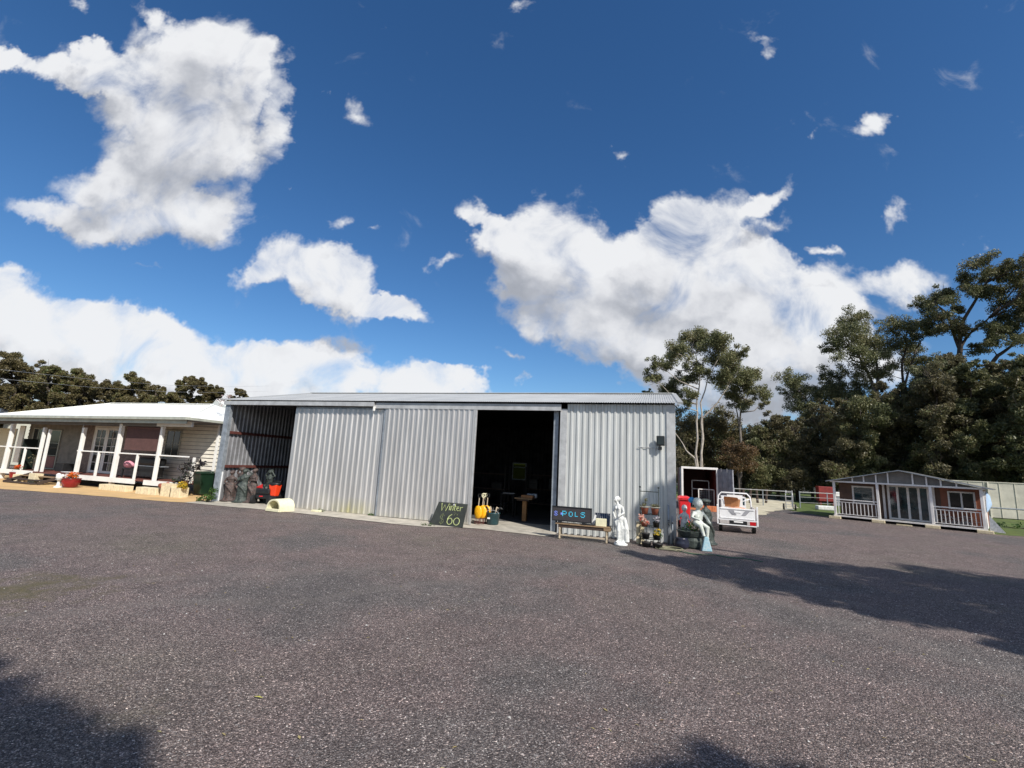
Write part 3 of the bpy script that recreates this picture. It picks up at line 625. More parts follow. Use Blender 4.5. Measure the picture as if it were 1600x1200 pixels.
tag(npmesh('far_wood', v, f, M['leaf_under']), 'dim mass of undergrowth closing the view behind the right trees', 'undergrowth', None, 'stuff')
# ------------------------------------------------------------ builders in world coordinates
def B(mb, name, m, parent, **k):
    o = Vector(parent.location); q = Matrix.Rotation(-parent.rotation_euler.z, 3, 'Z')
    mb.v = [tuple(q @ (Vector(p) - o)) for p in mb.v]
    return mb.build(name, m, parent, **k)
TRIM = [(0,0),(.44,0),(.60,.034),(.84,.034)]
COR = [(i/6, .009*math.sin(2*math.pi*i/6)) for i in range(6)]
zincd = M['zinc'].copy(); zincd.name = 'stained_zinc_sheet'
def stain(m):
    t = m.node_tree; b = t.nodes['Principled BSDF']; src = b.inputs['Base Color'].links[0].from_socket
    g = t.nodes.new('ShaderNodeNewGeometry'); s = t.nodes.new('ShaderNodeSeparateXYZ'); t.links.new(g.outputs['Position'], s.inputs[0])
    def mth(op, a, b_=None, c=None, cl=False):
        n = t.nodes.new('ShaderNodeMath'); n.operation = op; n.use_clamp = cl
        for i, x in enumerate((a, b_, c)):
            if x is None: continue
            if isinstance(x, (int, float)): n.inputs[i].default_value = x
            else: t.links.new(x, n.inputs[i])
        return n.outputs[0]
    n = t.nodes.new('ShaderNodeTexNoise'); n.inputs['Scale'].default_value = 2.6; n.inputs['Detail'].default_value = 3
    cxx = t.nodes.new('ShaderNodeCombineXYZ'); t.links.new(mth('MULTIPLY', s.outputs[0], 1.6), cxx.inputs[0]); t.links.new(mth('MULTIPLY', s.outputs[2], .3), cxx.inputs[2]); t.links.new(cxx.outputs[0], n.inputs[0])
    d1_ = mth('MULTIPLY', mth('ABSOLUTE', mth('SUBTRACT', s.outputs[0], -10.75)), -1.3); wide = mth('ADD', d1_, 1.45, None, True)
    zf = mth('MULTIPLY_ADD', s.outputs[2], -2.2, 1.35, True)
    f = mth('MULTIPLY', mth('MULTIPLY', zf, wide), mth('MULTIPLY_ADD', n.outputs['Fac'], 3.4, -1.0, True), None, True)
    low = mth('MULTIPLY', mth('MULTIPLY_ADD', s.outputs[2], -4.5, 1.0, True), mth('MULTIPLY_ADD', n.outputs['Fac'], 1.8, -.55, True))
    f = mth('MAXIMUM', f, mth('MULTIPLY', low, .6))
    mxx = t.nodes.new('ShaderNodeMix'); mxx.data_type = 'RGBA'; t.links.new(mth('MULTIPLY', f, .75), mxx.inputs[0]); t.links.new(src, mxx.inputs[6]); mxx.inputs[7].default_value = (.50,.46,.20,1)
    t.links.new(mxx.outputs[2], b.inputs['Base Color'])
stain(zincd)
def sheets(m, amt=.07):
    t = m.node_tree; b = t.nodes['Principled BSDF']; src = b.inputs['Base Color'].links[0].from_socket
    g = t.nodes.new('ShaderNodeNewGeometry'); sp = t.nodes.new('ShaderNodeSeparateXYZ'); t.links.new(g.outputs['Position'], sp.inputs[0])
    d_ = t.nodes.new('ShaderNodeMath'); d_.operation = 'DIVIDE'; t.links.new(sp.outputs[0], d_.inputs[0]); d_.inputs[1].default_value = .8
    f_ = t.nodes.new('ShaderNodeMath'); f_.operation = 'FLOOR'; t.links.new(d_.outputs[0], f_.inputs[0])
    w_ = t.nodes.new('ShaderNodeTexWhiteNoise'); w_.noise_dimensions = '1D'; t.links.new(f_.outputs[0], w_.inputs['W'])
    n_ = t.nodes.new('ShaderNodeTexNoise'); n_.inputs['Scale'].default_value = 1; n_.inputs['Detail'].default_value = 6; mp = t.nodes.new('ShaderNodeMapping'); mp.inputs['Scale'].default_value = (14, 14, .7); t.links.new(g.outputs['Position'], mp.inputs[0]); t.links.new(mp.outputs[0], n_.inputs[0])
    a_ = t.nodes.new('ShaderNodeMath'); a_.operation = 'MULTIPLY_ADD'; t.links.new(w_.outputs['Value'], a_.inputs[0]); a_.inputs[1].default_value = amt*2; a_.inputs[2].default_value = 1 - amt
    c_ = t.nodes.new('ShaderNodeMath'); c_.operation = 'MULTIPLY_ADD'; t.links.new(n_.outputs['Fac'], c_.inputs[0]); c_.inputs[1].default_value = .36; c_.inputs[2].default_value = -.18
    e_ = t.nodes.new('ShaderNodeMath'); e_.operation = 'ADD'; t.links.new(a_.outputs[0], e_.inputs[0]); t.links.new(c_.outputs[0], e_.inputs[1])
    v_ = t.nodes.new('ShaderNodeVectorMath'); v_.operation = 'SCALE'; t.links.new(src, v_.inputs[0]); t.links.new(e_.outputs[0], v_.inputs['Scale']); t.links.new(v_.outputs[0], b.inputs['Base Color'])
sheets(zincd); sheets(M['zincl']); sheets(M['roofz'], .04)
# ------------------------------------------------------------ metal shed
S = thing('metal_shed', 'long corrugated zinc shed with sliding doors half open facing the gravel yard', 'shed', (-8.4, 15.03, 0))
Y0, XL, XR, YB = 15.03, -17.30, .52, 25.0
B(MB().sheet(-2.80, .32, .2, TRIM, (0, Y0, 0), (1,0,0), (0,-1,0), (0,0,4.14)), 'wall_panel', M['zincl'], S)
B(MB().box(-3.03, Y0-.05, 0, -2.80, Y0+.05, 3.97), 'jamb_flashing', M['galv'], S, bevel=.004)
b = MB().box(.30, Y0-.045, 0, .55, Y0+.02, 4.14).box(.50, Y0+.02, 0, .55, Y0+.25, 4.14)
B(b, 'corner_flashing', M['galv'], S, bevel=.004)
B(MB().sheet(0, 9.9, .2, TRIM, (.53, Y0+.05, 0), (0,1,0), (1,0,0), (0,0,4.2)), 'side_wall', M['zinc'], S)
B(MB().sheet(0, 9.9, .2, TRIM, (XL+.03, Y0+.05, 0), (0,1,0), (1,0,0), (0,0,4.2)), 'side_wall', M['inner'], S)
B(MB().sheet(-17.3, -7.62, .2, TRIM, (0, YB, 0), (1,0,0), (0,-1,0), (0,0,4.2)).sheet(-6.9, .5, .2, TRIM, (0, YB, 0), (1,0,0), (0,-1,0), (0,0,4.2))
  .sheet(-7.62, -6.9, .2, TRIM, (0, YB, 0), (1,0,0), (0,-1,0), (0,0,1.28)).sheet(-7.62, -6.9, .2, TRIM, (0, YB, 2.13), (1,0,0), (0,-1,0), (0,0,2.07)), 'back_wall', M['backshade'], S)
gm = bpy.data.materials.new('dimming_green_glazing'); gm.use_nodes = True; _t = gm.node_tree; _t.nodes.clear(); _a = _t.nodes.new('ShaderNodeBsdfTransparent'); _a.inputs[0].default_value = (.16,.18,.09,1); _o = _t.nodes.new('ShaderNodeOutputMaterial'); _t.links.new(_a.outputs[0], _o.inputs[0])  # dark green tint added to dim the bright view through the pane
w = B(MB().box(-7.66, YB-.08, 1.24, -7.6, YB-.03, 2.17).box(-6.92, YB-.08, 1.24, -6.86, YB-.03, 2.17).box(-7.6, YB-.08, 1.24, -6.92, YB-.03, 1.3).box(-7.6, YB-.08, 2.11, -6.92, YB-.03, 2.17).box(-7.6, YB-.075, 1.90, -6.92, YB-.035, 1.94), 'window', M['galvd'], S)
B(MB().box(-7.6, YB-.05, 1.3, -6.92, YB-.045, 2.11), 'window_pane', gm, S)
for gx in (XL, .53):
    B(MB().add([(gx, Y0, 4.15), (gx, YB, 4.15), (gx, 20.03, 5.22)], [(0,1,2)]), 'gable_infill', M['zinc'], S)
B(MB().sheet(-17.55, .72, .0762, COR, (0, 14.80, 4.17), (1,0,0), (0,0,1), (0, 5.23, 1.10)), 'roof', M['roofz'], S, smooth=False)
B(MB().sheet(-17.55, .72, .0762, COR, (0, 25.26, 4.17), (1,0,0), (0,0,1), (0, -5.23, 1.10)), 'roof', M['roofz'], S)
B(MB().quad((-17.2,15.1,4.1),(.45,15.1,4.1),(.45,20.03,5.14),(-17.2,20.03,5.14)).quad((-17.2,24.95,4.1),(.45,24.95,4.1),(.45,20.03,5.14),(-17.2,20.03,5.14)), 'roof_shade_sheet', M['darkin'], S)  # black sheets added under the roof to darken the interior
b = MB()
for gx in (-17.5, .70): b.bar((gx, 14.78, 4.17), (gx, 20.03, 5.28), .16, .05).bar((gx, 25.28, 4.17), (gx, 20.03, 5.28), .16, .05)
b.bar((-17.5, 20.03, 5.29), (.7, 20.03, 5.29), .3, .03)
B(b, 'barge_cap', M['roofz'], S)
B(MB().box(-17.42, 14.83, 3.97, -10.10, 14.99, 4.13), 'door_track', M['galv'], S, bevel=.004)
B(MB().box(-10.09, 14.90, 3.90, -3.0, 15.0, 4.03).box(-10.09, 14.93, 4.035, -3.0, 15.0, 4.12), 'door_track', M['galv'], S, bevel=.004)
B(MB().box(-10.13, 14.84, 3.80, -10.07, 14.90, 3.965), 'track_bracket', M['white'], S)
B(MB().box(-17.38, 14.90, 0, -17.12, 15.06, 3.965), 'corner_post', M['galvd'], S, bevel=.006)
B(MB().box(-17.11, 14.97, .03, -17.07, 15.0, 1.2), 'downpipe', M['whitebox'], S)
for z in (1.42, 2.83): B(MB().box(XL+.075, 15.10, z-.055, XL+.15, 24.9, z+.055), 'wall_girt', M['steelbrown'], S)
for z_ in ((.04,.10),(3.80,3.95)): B(MB().box(-13.85, 15.07, z_[0], -9.68, 15.09, z_[1]), 'door_rail', M['galvd'], S)
B(MB().sheet(-13.85, -9.70, .2285, TRIM, (0, 15.06, .03), (1,0,0), (0,-1,0), (0,0,3.84)), 'sliding_door', zincd, S)
B(MB().sheet(-9.62, -6.02, .2, TRIM, (0, 14.94, .03), (1,0,0), (0,-1,0), (0,0,3.87)), 'sliding_door', zincd, S)
B(MB().box(-6.03, 14.90, .02, -5.96, 14.95, 3.91), 'door_edge_strip', M['galv'], S, bevel=.003); B(MB().box(-9.70, 14.955, .02, -9.58, 14.975, 3.91), 'door_edge_strip', M['galvd'], S, bevel=.003)
for x in (-9.62, -3.2, -13.6): B(MB().box(x-.08, 15.15, 0, x+.08, 15.35, 4.05), 'portal_column', M['galvd'], S)
B(MB().box(XL+.1, Y0+.0, -.002, .5, 16.6, .022), 'floor_slab', M['conc'], S); B(MB().box(XL+.1, 16.6, -.002, .5, YB, .021), 'floor_slab', M['concshade'], S)
b = MB()
for y in (16.5, 18, 19.5): b.box(-17.2, y, 4.22+(y-15)*.2-.14, .45, y+.06, 4.22+(y-15)*.2-.02)
B(b, 'roof_purlins', M['galvd'], S)
# interior stock, dim
def clutter(label, name, cat, boxes, m, group=None):
    x0 = min(q[0] for q in boxes); y0 = min(q[1] for q in boxes)
    t = thing(name, label, cat, (x0, y0, .022), 0, group)
    for q in boxes: B(MB().box(*q), 'stored_box' if name != 'storage_rack' else 'shelf', m, t, bevel=.01)
    return t
rk = random.Random(5)
for i, (x0, x1, y, lab) in enumerate([(-5.9,-4.2,21.5,'dark storage rack behind the table inside the shed'),(-3.9,-1.0,18.2,'dark storage rack at the right inside the big shed doorway'),(-9.2,-6.3,19.5,'dark storage rack left inside the big shed doorway'),(-16.8,-13.9,20.5,'dark storage rack deep inside the left shed opening')]):
    t = thing('storage_rack', lab, 'storage rack', ((x0+x1)/2, y, .022), 0, 'racks inside the shed')
    b = MB()
    for x in (x0, x1):
        for yy in (y, y+.6): B(MB().box(x-.03, yy-.03, .022, x+.03, yy+.03, 2.0), 'upright', M['binK'], t)
    for z in (.3, .95, 1.6): B(MB().box(x0, y, z, x1, y+.6, z+.04), 'shelf', M['woodd'], t)
    for sd, x in (('left', x0+.15), ('right', x1-.6)):
        z = .99; wv = rk.uniform(.3,.45); c_ = MB().box(0, 0, 0, wv, .45, rk.uniform(.25,.5)).box(-.01, -.01, .2, wv+.01, .46, .24)
        tag(c_.build('storage_crate', M['binK'], None, bevel=.01, loc=(x, y+.05, z+.001)), 'black crate ' + sd + ' on the ' + lab.replace('dark storage ', '').replace(' the big', ' big'), 'crate', 'black crates on the racks inside the shed')
t = thing('table', 'small timber table with one thick leg standing inside the shed doorway', 'table', (-4.72, 17.2, .022))
B(MB().box(-5.05,16.85,.83,-4.38,17.6,.87), 'tabletop', M['wood'], t, bevel=.005); B(MB().box(-4.80,17.1,.022,-4.64,17.26,.83), 'leg', mat('orange_pine',(.33,.16,.05),.6,0,.2,6), t, bevel=.005); B(MB().box(-4.98,16.95,.76,-4.5,17.5,.83), 'apron', M['woodd'], t)
tag(MB().box(-.22,-.14,0,.22,.14,.10).build('cardboard_tray', M['cardbox'], None, bevel=.004, loc=(-4.6,17.1,.871)), 'low brown carton on the small table inside the shed', 'carton')
tag(MB().box(-.19,-.12,0,.19,.12,.15).build('wire_basket', M['galvd'], None, bevel=.01, loc=(-4.50,17.42,.871)), 'grey basket at the back of the small table inside the shed', 'basket')
tag(MB().box(-.2,-.2,0,.2,.2,.012).box(-.25,-.02,.012,.25,.02,.03).build('white_tray', M['galv'], None, loc=(-5.75,18.4,.9)), 'pale tray in the dark left of the shed table', 'tray')
tag(MB().box(-.3,-.25,0,.3,.25,.05).box(-.28,-.23,-.86,-.22,-.17,0).box(.22,-.23,-.86,.28,-.17,0).box(-.28,.17,-.86,-.22,.23,0).box(.22,.17,-.86,.28,.23,0).build('side_table', M['darkin'], None, loc=(-5.75,18.4,.85)), 'dark side table carrying a pale tray inside the shed', 'table')
# floodlight and conduit on the right wall panel
t = thing('floodlight', 'black square floodlight high on the right end of the shed wall', 'floodlight', (.12, 14.9, 2.95))
B(MB().box(.0, 14.82, 2.86, .24, 14.90, 3.16), 'lamp_housing', M['binK'], t, bevel=.015); B(MB().box(.03, 14.813, 2.90, .21, 14.819, 3.12), 'lamp_glass', M['glass'], t)
B(MB().box(.05,14.86,2.74,.16,14.97,2.83).bar((.1,14.9,2.82),(.1,14.88,2.88),.05,.03), 'bracket', M['binK'], t)
B(MB().tube([(-.55,14.985,2.80),(-.2,14.985,2.80),(.06,14.985,2.79)], .012, 6), 'conduit', M['galv'], t)
t = thing('standpipe', 'two dark garden taps and posts at the right corner foot of the shed', 'standpipe', (.36,14.93,0))
B(MB().tube([(.33,14.94,0),(.33,14.94,1.12)], .03, 8).tube([(.44,14.9,0),(.44,14.9,.8)], .022, 8), 'pipe', M['galvd'], t, smooth=True)
B(MB().tube([(.33,14.9,.62),(.33,14.8,.62),(.33,14.76,.55)], .016, 6).tube([(.44,14.86,.62),(.44,14.78,.60)], .016, 6).ell((.33,14.83,.67),(.035,.035,.015),8), 'tap', M['binK'], t, smooth=True)
# satellite-like fitting above the shed's far left corner
t = thing('climbing_plant', 'pinkish flowering twigs showing above the left roof corner of the shed', 'plant', (-19.0, 17.6, 0))
B(MB().tube([(-19.0,17.6,0),(-18.9,17.6,2.5),(-18.8,17.5,4.2)], [.05,.04,.02], 6), 'stem', M['barkd'], t)
c_ = V(349,623,17.6); v, f = leafcloud([(c_.x+19.0+dx, dy, c_.z+dz) for dx, dy, dz in ((0,0,0),(.35,0,.05),(-.3,.1,-.1),(.1,.2,.15),(-.1,0,-.35))], [.22,.2,.2,.16,.2], 26, .09, 9)
npmesh('blossom', v, f, M['blossom'], t)
# ------------------------------------------------------------ house
H = thing('house', 'white roofed weatherboard house with a raised veranda beside the shed', 'house', (-27.5, 18, 0))
YF, YW, DZ = 15.9, 17.6, .52
XE = -20.3
def gz(x): return 3.46 + (x + 20.3)*.009       # gutter line
b = MB()
A_, C_, R1, R2 = (-20.15,15.45,gz(-20.2)), (-34.7,15.45,gz(-34.7)), (-31.2,19.1,4.50), (-23.2,19.1,4.50)
bk = 22.8
b.add([C_, A_, R2, R1, (-20.15,bk,3.42), (-34.7,bk,3.38)], [(0,1,2,3),(1,4,2),(4,5,3,2),(5,0,3)])
B(b, 'roof', M['whiteroof'], H)
b = MB().bar((-20.2,15.5,gz(-20.2)+.012),(-23.2,19.1,4.515),.14,.03).bar((-34.7,15.5,gz(-34.7)+.012),(-31.2,19.1,4.515),.14,.03).bar((-31.2,19.1,4.515),(-23.2,19.1,4.515),.2,.03)
B(b, 'ridge_cap', M['whiteroof'], H)
B(MB().add([(-42,15.45,gz(-42)),(-34.72,15.45,gz(-34.72)),(-34.72,19.5,3.85),(-42,19.5,3.85)], [(0,1,2,3)]), 'low_roof', M['greyroof'], H)
B(MB().add([(-26.6,21.6,4.5),(-24.6,21.6,4.5),(-25.6,21.2,5.05),(-25.6,23.2,5.05)], [(0,1,2),(1,3,2),(0,2,3)]), 'roof_vent', M['whiteroof'], H)
b = MB().bar((-42,15.38,gz(-42)-.07),(-20.08,15.38,gz(-20)-.07),.12,.13).bar((-20.08,15.33,gz(-20)-.07),(-20.08,bk,3.36),.12,.12)
B(b, 'gutter', M['gutter'], H, bevel=.01)
b = MB().bar((-42,15.50,gz(-42)-.22),(-20.2,15.50,gz(-20.2)-.22),.04,.16)
B(b, 'fascia', M['gutter'], H)
B(MB().add([(-42,15.5,gz(-42)-.17),(-20.15,15.5,gz(-20)-.17),(-20.15,YW+.1,gz(-20)-.14),(-42,YW+.1,gz(-42)-.14)], [(0,1,2,3)]), 'veranda_ceiling', M['soffit'], H)
B(MB().bar((-42,YF,gz(-42)-.34),(-22.5,YF,gz(-22.5)-.34),.09,.16), 'veranda_beam', M['soffit'], H)
B(MB().bar((-22.5,YF-.03,gz(-22.5)-.29),(XE,YF-.03,gz(XE)-.29),.10,.24), 'end_beam', M['white'], H)
B(MB().box(-33.4,15.78,DZ-.06,XE+.1,YW+.05,DZ), 'deck', M['decktop'], H)
for q_ in ((-28.0,-23.2),(-22.6,XE+.12),(-33.4,-30.6)): B(MB().box(q_[0],15.74,DZ-.2,q_[1],15.80,DZ+.02), 'deck_fascia', M['white'], H)
B(MB().box(-33.0,16.3,.0,-20.6,16.36,DZ-.2), 'underfloor_dark', M['darkin'], H)  # near-black sheet filling the opening below the deck
def post(pt, pb, nm='post', w=.13):
    p, q = V(*pt, YF), V(*pb, YF); x = (p.x+q.x)/2
    return B(MB().box(x-w/2, YF-w/2, max(0.0, min(q.z, DZ)) if nm == 'post' else DZ, x+w/2, YF+w/2, p.z), nm, M['white'], H, bevel=.012)
post((18,662),(6,748),w=.16); post((69,668),(57,742)); post((79,671),(64,741),w=.11); post((133,668),(118,742),w=.15); post((190,662),(176,757),w=.17); post((257,667),(240,745),w=.14)
for pt, pb in (((40,700),(33,735)),((155,706),(147,752)),((216,710),(208,752)),((305,714),(296,758)),((106,700),(106,701))):
    if pt[0] == 106: continue
    p, q = V(*pt, YF), V(*pb, YF); x = (p.x+q.x)/2
    B(MB().box(x-.045, YF-.045, DZ, x+.045, YF+.045, 1.68), 'rail_post', M['white'], H, bevel=.008)
for x0, x1 in ((-36.5,-30.75),(-27.75,-25.0),(-24.75,XE+.05)):
    B(MB().box(x0, YF-.035, 1.66, x1, YF+.035, 1.72), 'hand_rail', M['white'], H, bevel=.01)
def boards(x0, x1, z0, z1, y, m, nm, step=.19, ax='x'):
    b = MB(); z = z0
    while z < z1 - .01:
        z2 = min(z+step, z1) - (.02 if m is M['cream'] else 0)
        if ax == 'x': b.add([(x0,y,z),(x1,y,z),(x1,y-.045,z),(x0,y-.045,z),(x0,y-.006,z2),(x1,y-.006,z2)], [(0,1,2,3),(3,2,5,4)])
        else: b.add([(y,x0,z),(y,x1,z),(y+.045,x1,z),(y+.045,x0,z),(y+.006,x0,z2),(y+.006,x1,z2)], [(0,1,2,3),(3,2,5,4)])
        z = z2 + (.02 if m is M['cream'] else 0)
    B(b, nm, m, H)
    if m is M['cream']:
        b = MB(); z = z0+step
        while z < z1-.05:
            if ax == 'x': b.box(x0, y-.020, z-.018, x1, y-.002, z+.002)
            else: b.box(y+.002, x0, z-.018, y+.020, x1, z+.002)
            z += step
        B(b, 'board_shade_lines', M['woodd'], H)  # dark strips painting a shade line under each board
XC = -20.55
boards(-24.6, XC, DZ, 3.3, YW-.1, M['cream'], 'end_wall')
boards(YW-.1, bk-.2, .35, 3.3, XC, M['cream'], 'side_wall', ax='y')
B(MB().box(XC-.07,YW-.16,DZ,XC+.045,YW-.085,3.3), 'corner_trim', M['white'], H, bevel=.005)
B(MB().box(XC-.1,YW-.1,.0,XC-.02,bk-.3,.36), 'underfloor_dark', M['binK'], H)  # black strip below the side wall boards
B(MB().box(XC+.03,YW,3.2,XC+.06,bk-.2,3.3), 'frieze', M['soffit'], H)
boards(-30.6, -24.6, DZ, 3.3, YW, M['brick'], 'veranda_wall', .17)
boards(-35.2, -30.6, DZ, 3.3, YW, M['cream_shaded'], 'veranda_wall', .19)
# openings
def win(nm, x0, x1, z0, z1, y, nx, nz, fm, fr=.05, gl='glass'):
    o = B(MB().box(x0,y-.05,z0,x0+fr,y-.01,z1).box(x1-fr,y-.05,z0,x1,y-.01,z1).box(x0+fr,y-.05,z1-fr,x1-fr,y-.01,z1).box(x0+fr,y-.05,z0,x1-fr,y-.01,z0+fr), nm, fm, H, bevel=.004)
    b = MB(); t_ = .022
    for i in range(1, nx):
        x = x0+fr+(x1-x0-2*fr)*i/nx; b.box(x-t_/2,y-.045,z0+fr,x+t_/2,y-.012,z1-fr)
    for i in range(1, nz):
        z = z0+fr+(z1-z0-2*fr)*i/nz; b.box(x0+fr,y-.043,z-t_/2,x1-fr,y-.014,z+t_/2)
    q = MB().box(x0+fr,y-.03,z0+fr,x1-fr,y-.02,z1-fr); q.v = [tuple(Vector(p)-H.location) for p in q.v]; g_ = q.build('glass_pane', M[gl], o)
    if b.v: b.v = [tuple(Vector(p)-H.location) for p in b.v]; b.build('glazing_bars', fm, o)
    return o
fa, fb, fc, fd = V(148,672,YW), V(166,672,YW), V(182,672,YW), V(136,737,YW)
win('french_door', -29.42, -28.50, DZ+.02, 2.95, YW-.03, 2, 5, M['white'], .12); win('french_door', -28.48, -27.56, DZ+.02, 2.95, YW-.03, 2, 5, M['white'], .12)
B(MB().box(-29.55,YW-.07,DZ,-29.43,YW-.02,2.96).box(-27.55,YW-.07,DZ,-27.43,YW-.02,2.96).box(-29.55,YW-.07,2.96,-27.43,YW-.02,3.05), 'door_surround', M['cream'], H)
win('screen_door', -33.2, -32.25, DZ+.02, 2.75, YW-.03, 1, 3, M['gutter'], .06)
B(MB().box(-33.12,YW-.09,DZ+.1,-32.33,YW-.075,1.25), 'door_panel', mat('dusty_pink_panel',(.24,.10,.095),.6), H)
win('window', -34.7, -33.7, 1.1, 2.8, YW-.03, 2, 1, M['gutter'], .05)
win('window', -23.95, -22.95, 1.55, 2.95, YW-.13, 2, 2, M['gutter'], .05)
b = MB().box(-24.60,YF+.06,1.86,-22.30,YF+.08,2.92).tube([(-24.6,YF+.07,2.95),(-22.3,YF+.07,2.95)], .05, 8)
B(b, 'roller_blind', M['blind'], H)
B(MB().tube([(-22.44,15.80,3.02),(-22.44,15.80,3.03)], .001).ell((-22.45,15.78,3.02),(.14,.12,.12),12), 'hanging_fern_pot', M['binG'], H, smooth=True) if False else None
def veranda_lamp(x, lab):
    tag(MB().lathe([(.09,0),(.13,-.03),(.11,-.07),(.02,-.08)], 14).build('ceiling_lamp', M['whitebox'], None, smooth=True, loc=(x, 16.1, gz(x)-.145)), lab, 'ceiling lamp', 'lamps under the veranda ceiling')
veranda_lamp(-29.6, 'round white lamp under the veranda ceiling above the steps'); veranda_lamp(-23.5, 'round white lamp under the veranda ceiling behind the maroon blind')
# steps
t = thing('veranda_steps', 'dark timber steps leading up to the veranda between the flower pots', 'steps', (-29.2, 15.3, 0))
for i, (y, z) in enumerate(((15.5,.36),(15.15,.20),(14.85,.07))):
    B(MB().box(-30.5+.0, y-.2, z-.045, -28.1-.1*i, y+.16, z), 'tread', M['woodd'] if i else M['wood'], t, bevel=.006)
B(MB().bar((-30.55,14.7,.02),(-30.55,15.7,.40),.05,.16).bar((-28.1,14.75,.05),(-28.05,15.7,.40),.05,.14), 'stringer', M['woodd'], t)
# far left neighbour
t = thing('neighbour_building', 'cream rendered building with a white box on top behind the left end of the house', 'building', (-46, 25, 0))
b_ = V(12,690,25); B(MB().box(-60,25,0,-46.5,32,3.7), 'wall', M['palewall'], t)
B(MB().box(-60.3,24.8,3.7,-46.3,32.2,3.85), 'roof', M['greyroof'], t)
q = V(7,633,27); tag(MB().box(-.42,-.42,-.3,.42,.42,.42).box(-.3,-.3,-1.2,.3,.3,-.3).build('roof_cooler', M['whitebox'], None, bevel=.03, loc=(q.x, 27, q.z)), 'white box shaped cooler standing over the roof at the left edge', 'air cooler')
tag(MB().box(-2.2,0,.0,0,.06,2.75).build('white_lattice_wall', M['palewall'], None, loc=(V(22,690,18.2).x, 18.2, 0)), 'bright cream screen wall behind the leftmost veranda post', 'screen wall')
tag(MB().box(-.22,-.03,0,.22,.03,2.1).build('white_board', M['white'], None, loc=(V(31,700,17.3).x, 17.25, .8)), 'upright white board hanging between the two leftmost veranda posts', 'board')
# ------------------------------------------------------------ small plants and pots
def cloudplant(name, label, cat, loc, clumps, m, size=.08, per=60, pot=None, stem=None, flowers=None, group=None):
    t = thing(name, label, cat, loc, 0, group)
    v, f = leafcloud([c[:3] for c in clumps], [c[3] for c in clumps], per, size, int(abs(loc[0])*97+per)); npmesh('leaves', v, f, m, t)
    if flowers:
        v, f = leafcloud([c[:3] for c in flowers[0]], [c[3] for c in flowers[0]], flowers[2], size*.9, int(abs(loc[1])*31), asp=.8, shell=.3); npmesh('flowers', v, f, flowers[1], t)
    b = MB()
    for c in clumps: b.tube([(c[0]*.2,c[1]*.2,(stem or 0)*.0+.02),(c[0]*.7,c[1]*.7,c[2]*.6),(c[0],c[1],c[2])], [.014,.01,.004], 5)
    b.build('stems', M['woodd'] if not pot else M['leaf_green'], t)
    return t
def potobj(name, label, loc, prof, m, cat='plant pot', group=None, soil=True):
    t = thing(name, label, cat, loc, 0, group); MB().lathe(prof, 24).build('body', m, t, smooth=True)
    if soil: r, z = prof[-1]; MB().lathe([(r*.93, z-.03), (r*.9, z+.004)], 20).build('soil', M['soil'], t)
    return t
RP = [(.20,0),(.27,.06),(.33,.2),(.35,.32),(.34,.38),(.37,.40),(.37,.43)]
p1 = G(109,762); potobj('flower_pot', 'dark red glazed pot with orange flowers right of the veranda steps', p1, RP, M['pot'], group='red pots by the steps')
cloudplant('flowering_plant', 'bright orange flowers in the red pot right of the veranda steps', 'flowers', (p1.x, p1.y, .43), [(0,0,.08,.2),(.2,0,.08,.16),(-.2,.05,.06,.16)], M['leaf_green'], .07, 60, flowers=([(0,0,.16,.2),(.25,-.05,.15,.18),(-.2,0,.10,.14)], M['fl_orange'], 90))
p2 = G(24,750); potobj('flower_pot', 'dark red glazed pot with orange flowers left of the veranda steps', p2, [(r*.8, z*.95) for r, z in RP], M['pot'], group='red pots by the steps')
cloudplant('flowering_plant', 'orange flowers in the red pot left of the veranda steps', 'flowers', (p2.x, p2.y, .41), [(0,0,.15,.2),(.2,0,.2,.16),(-.25,.05,.1,.16)], M['leaf_green'], .08, 60, flowers=([(0,0,.22,.2),(.2,-.05,.28,.16)], M['fl_orange'], 70))
p = G(90,762)
t = thing('garden_bust', 'white moulded garden ornament on a flared pedestal at the foot of the steps', 'garden ornament', p)
MB().lathe([(.17,0),(.16,.04),(.07,.10),(.055,.28),(.08,.34),(.16,.37)], 20).build('pedestal', M['plaster'], t, smooth=True)
MB().ell((0,0,.47),(.17,.14,.12)).ell((-.1,0,.56),(.1,.1,.1)).ell((.12,.03,.54),(.09,.09,.08)).build('figure', M['plaster'], t, remesh=.015)
# limestone blocks under the deck edge, one by one
LB = 'limestone blocks in front of the deck'
def block(x, y, w, d, h, lab, z=0.0, rz=0):
    tag(MB().box(-w/2,-d/2,0,w/2,d/2,h).build('limestone_block', M['limestone'], None, bevel=.015, loc=(x, y, z), rz=rz), lab, 'stone block', LB)
a, c = G(127,766), G(170,770); n_ = 3
for i, l in enumerate(('left','middle','right')):
    x = a.x + (c.x-a.x)*(i+.5)/3; block(x, 15.35, abs(c.x-a.x)/3-.02, .36, .26, f'{l} block of the three low limestone blocks right of the red flower pot')
a, c = G(176,773), G(211,776)
for i, l in enumerate(('left','middle','right')):
    x = a.x + (c.x-a.x)*(i+.5)/3; block(x, 15.15, abs(c.x-a.x)/3-.02, .36, .30, f'{l} block of the three limestone blocks below the thick veranda post')
block(G(224,778).x, 15.1, .62, .4, .55, 'tall limestone block topped by a clay ornament near the pink cushion'); block(G(246,779).x, 15.1, .58, .4, .42, 'limestone block under the dark purple plant at the deck edge')
block(G(30,755).x+.25, 15.35, .5, .34, .48, 'upright limestone block behind the left red flower pot'); block(G(48,752).x, 15.45, .5, .3, .36, 'limestone block just left of the veranda steps')
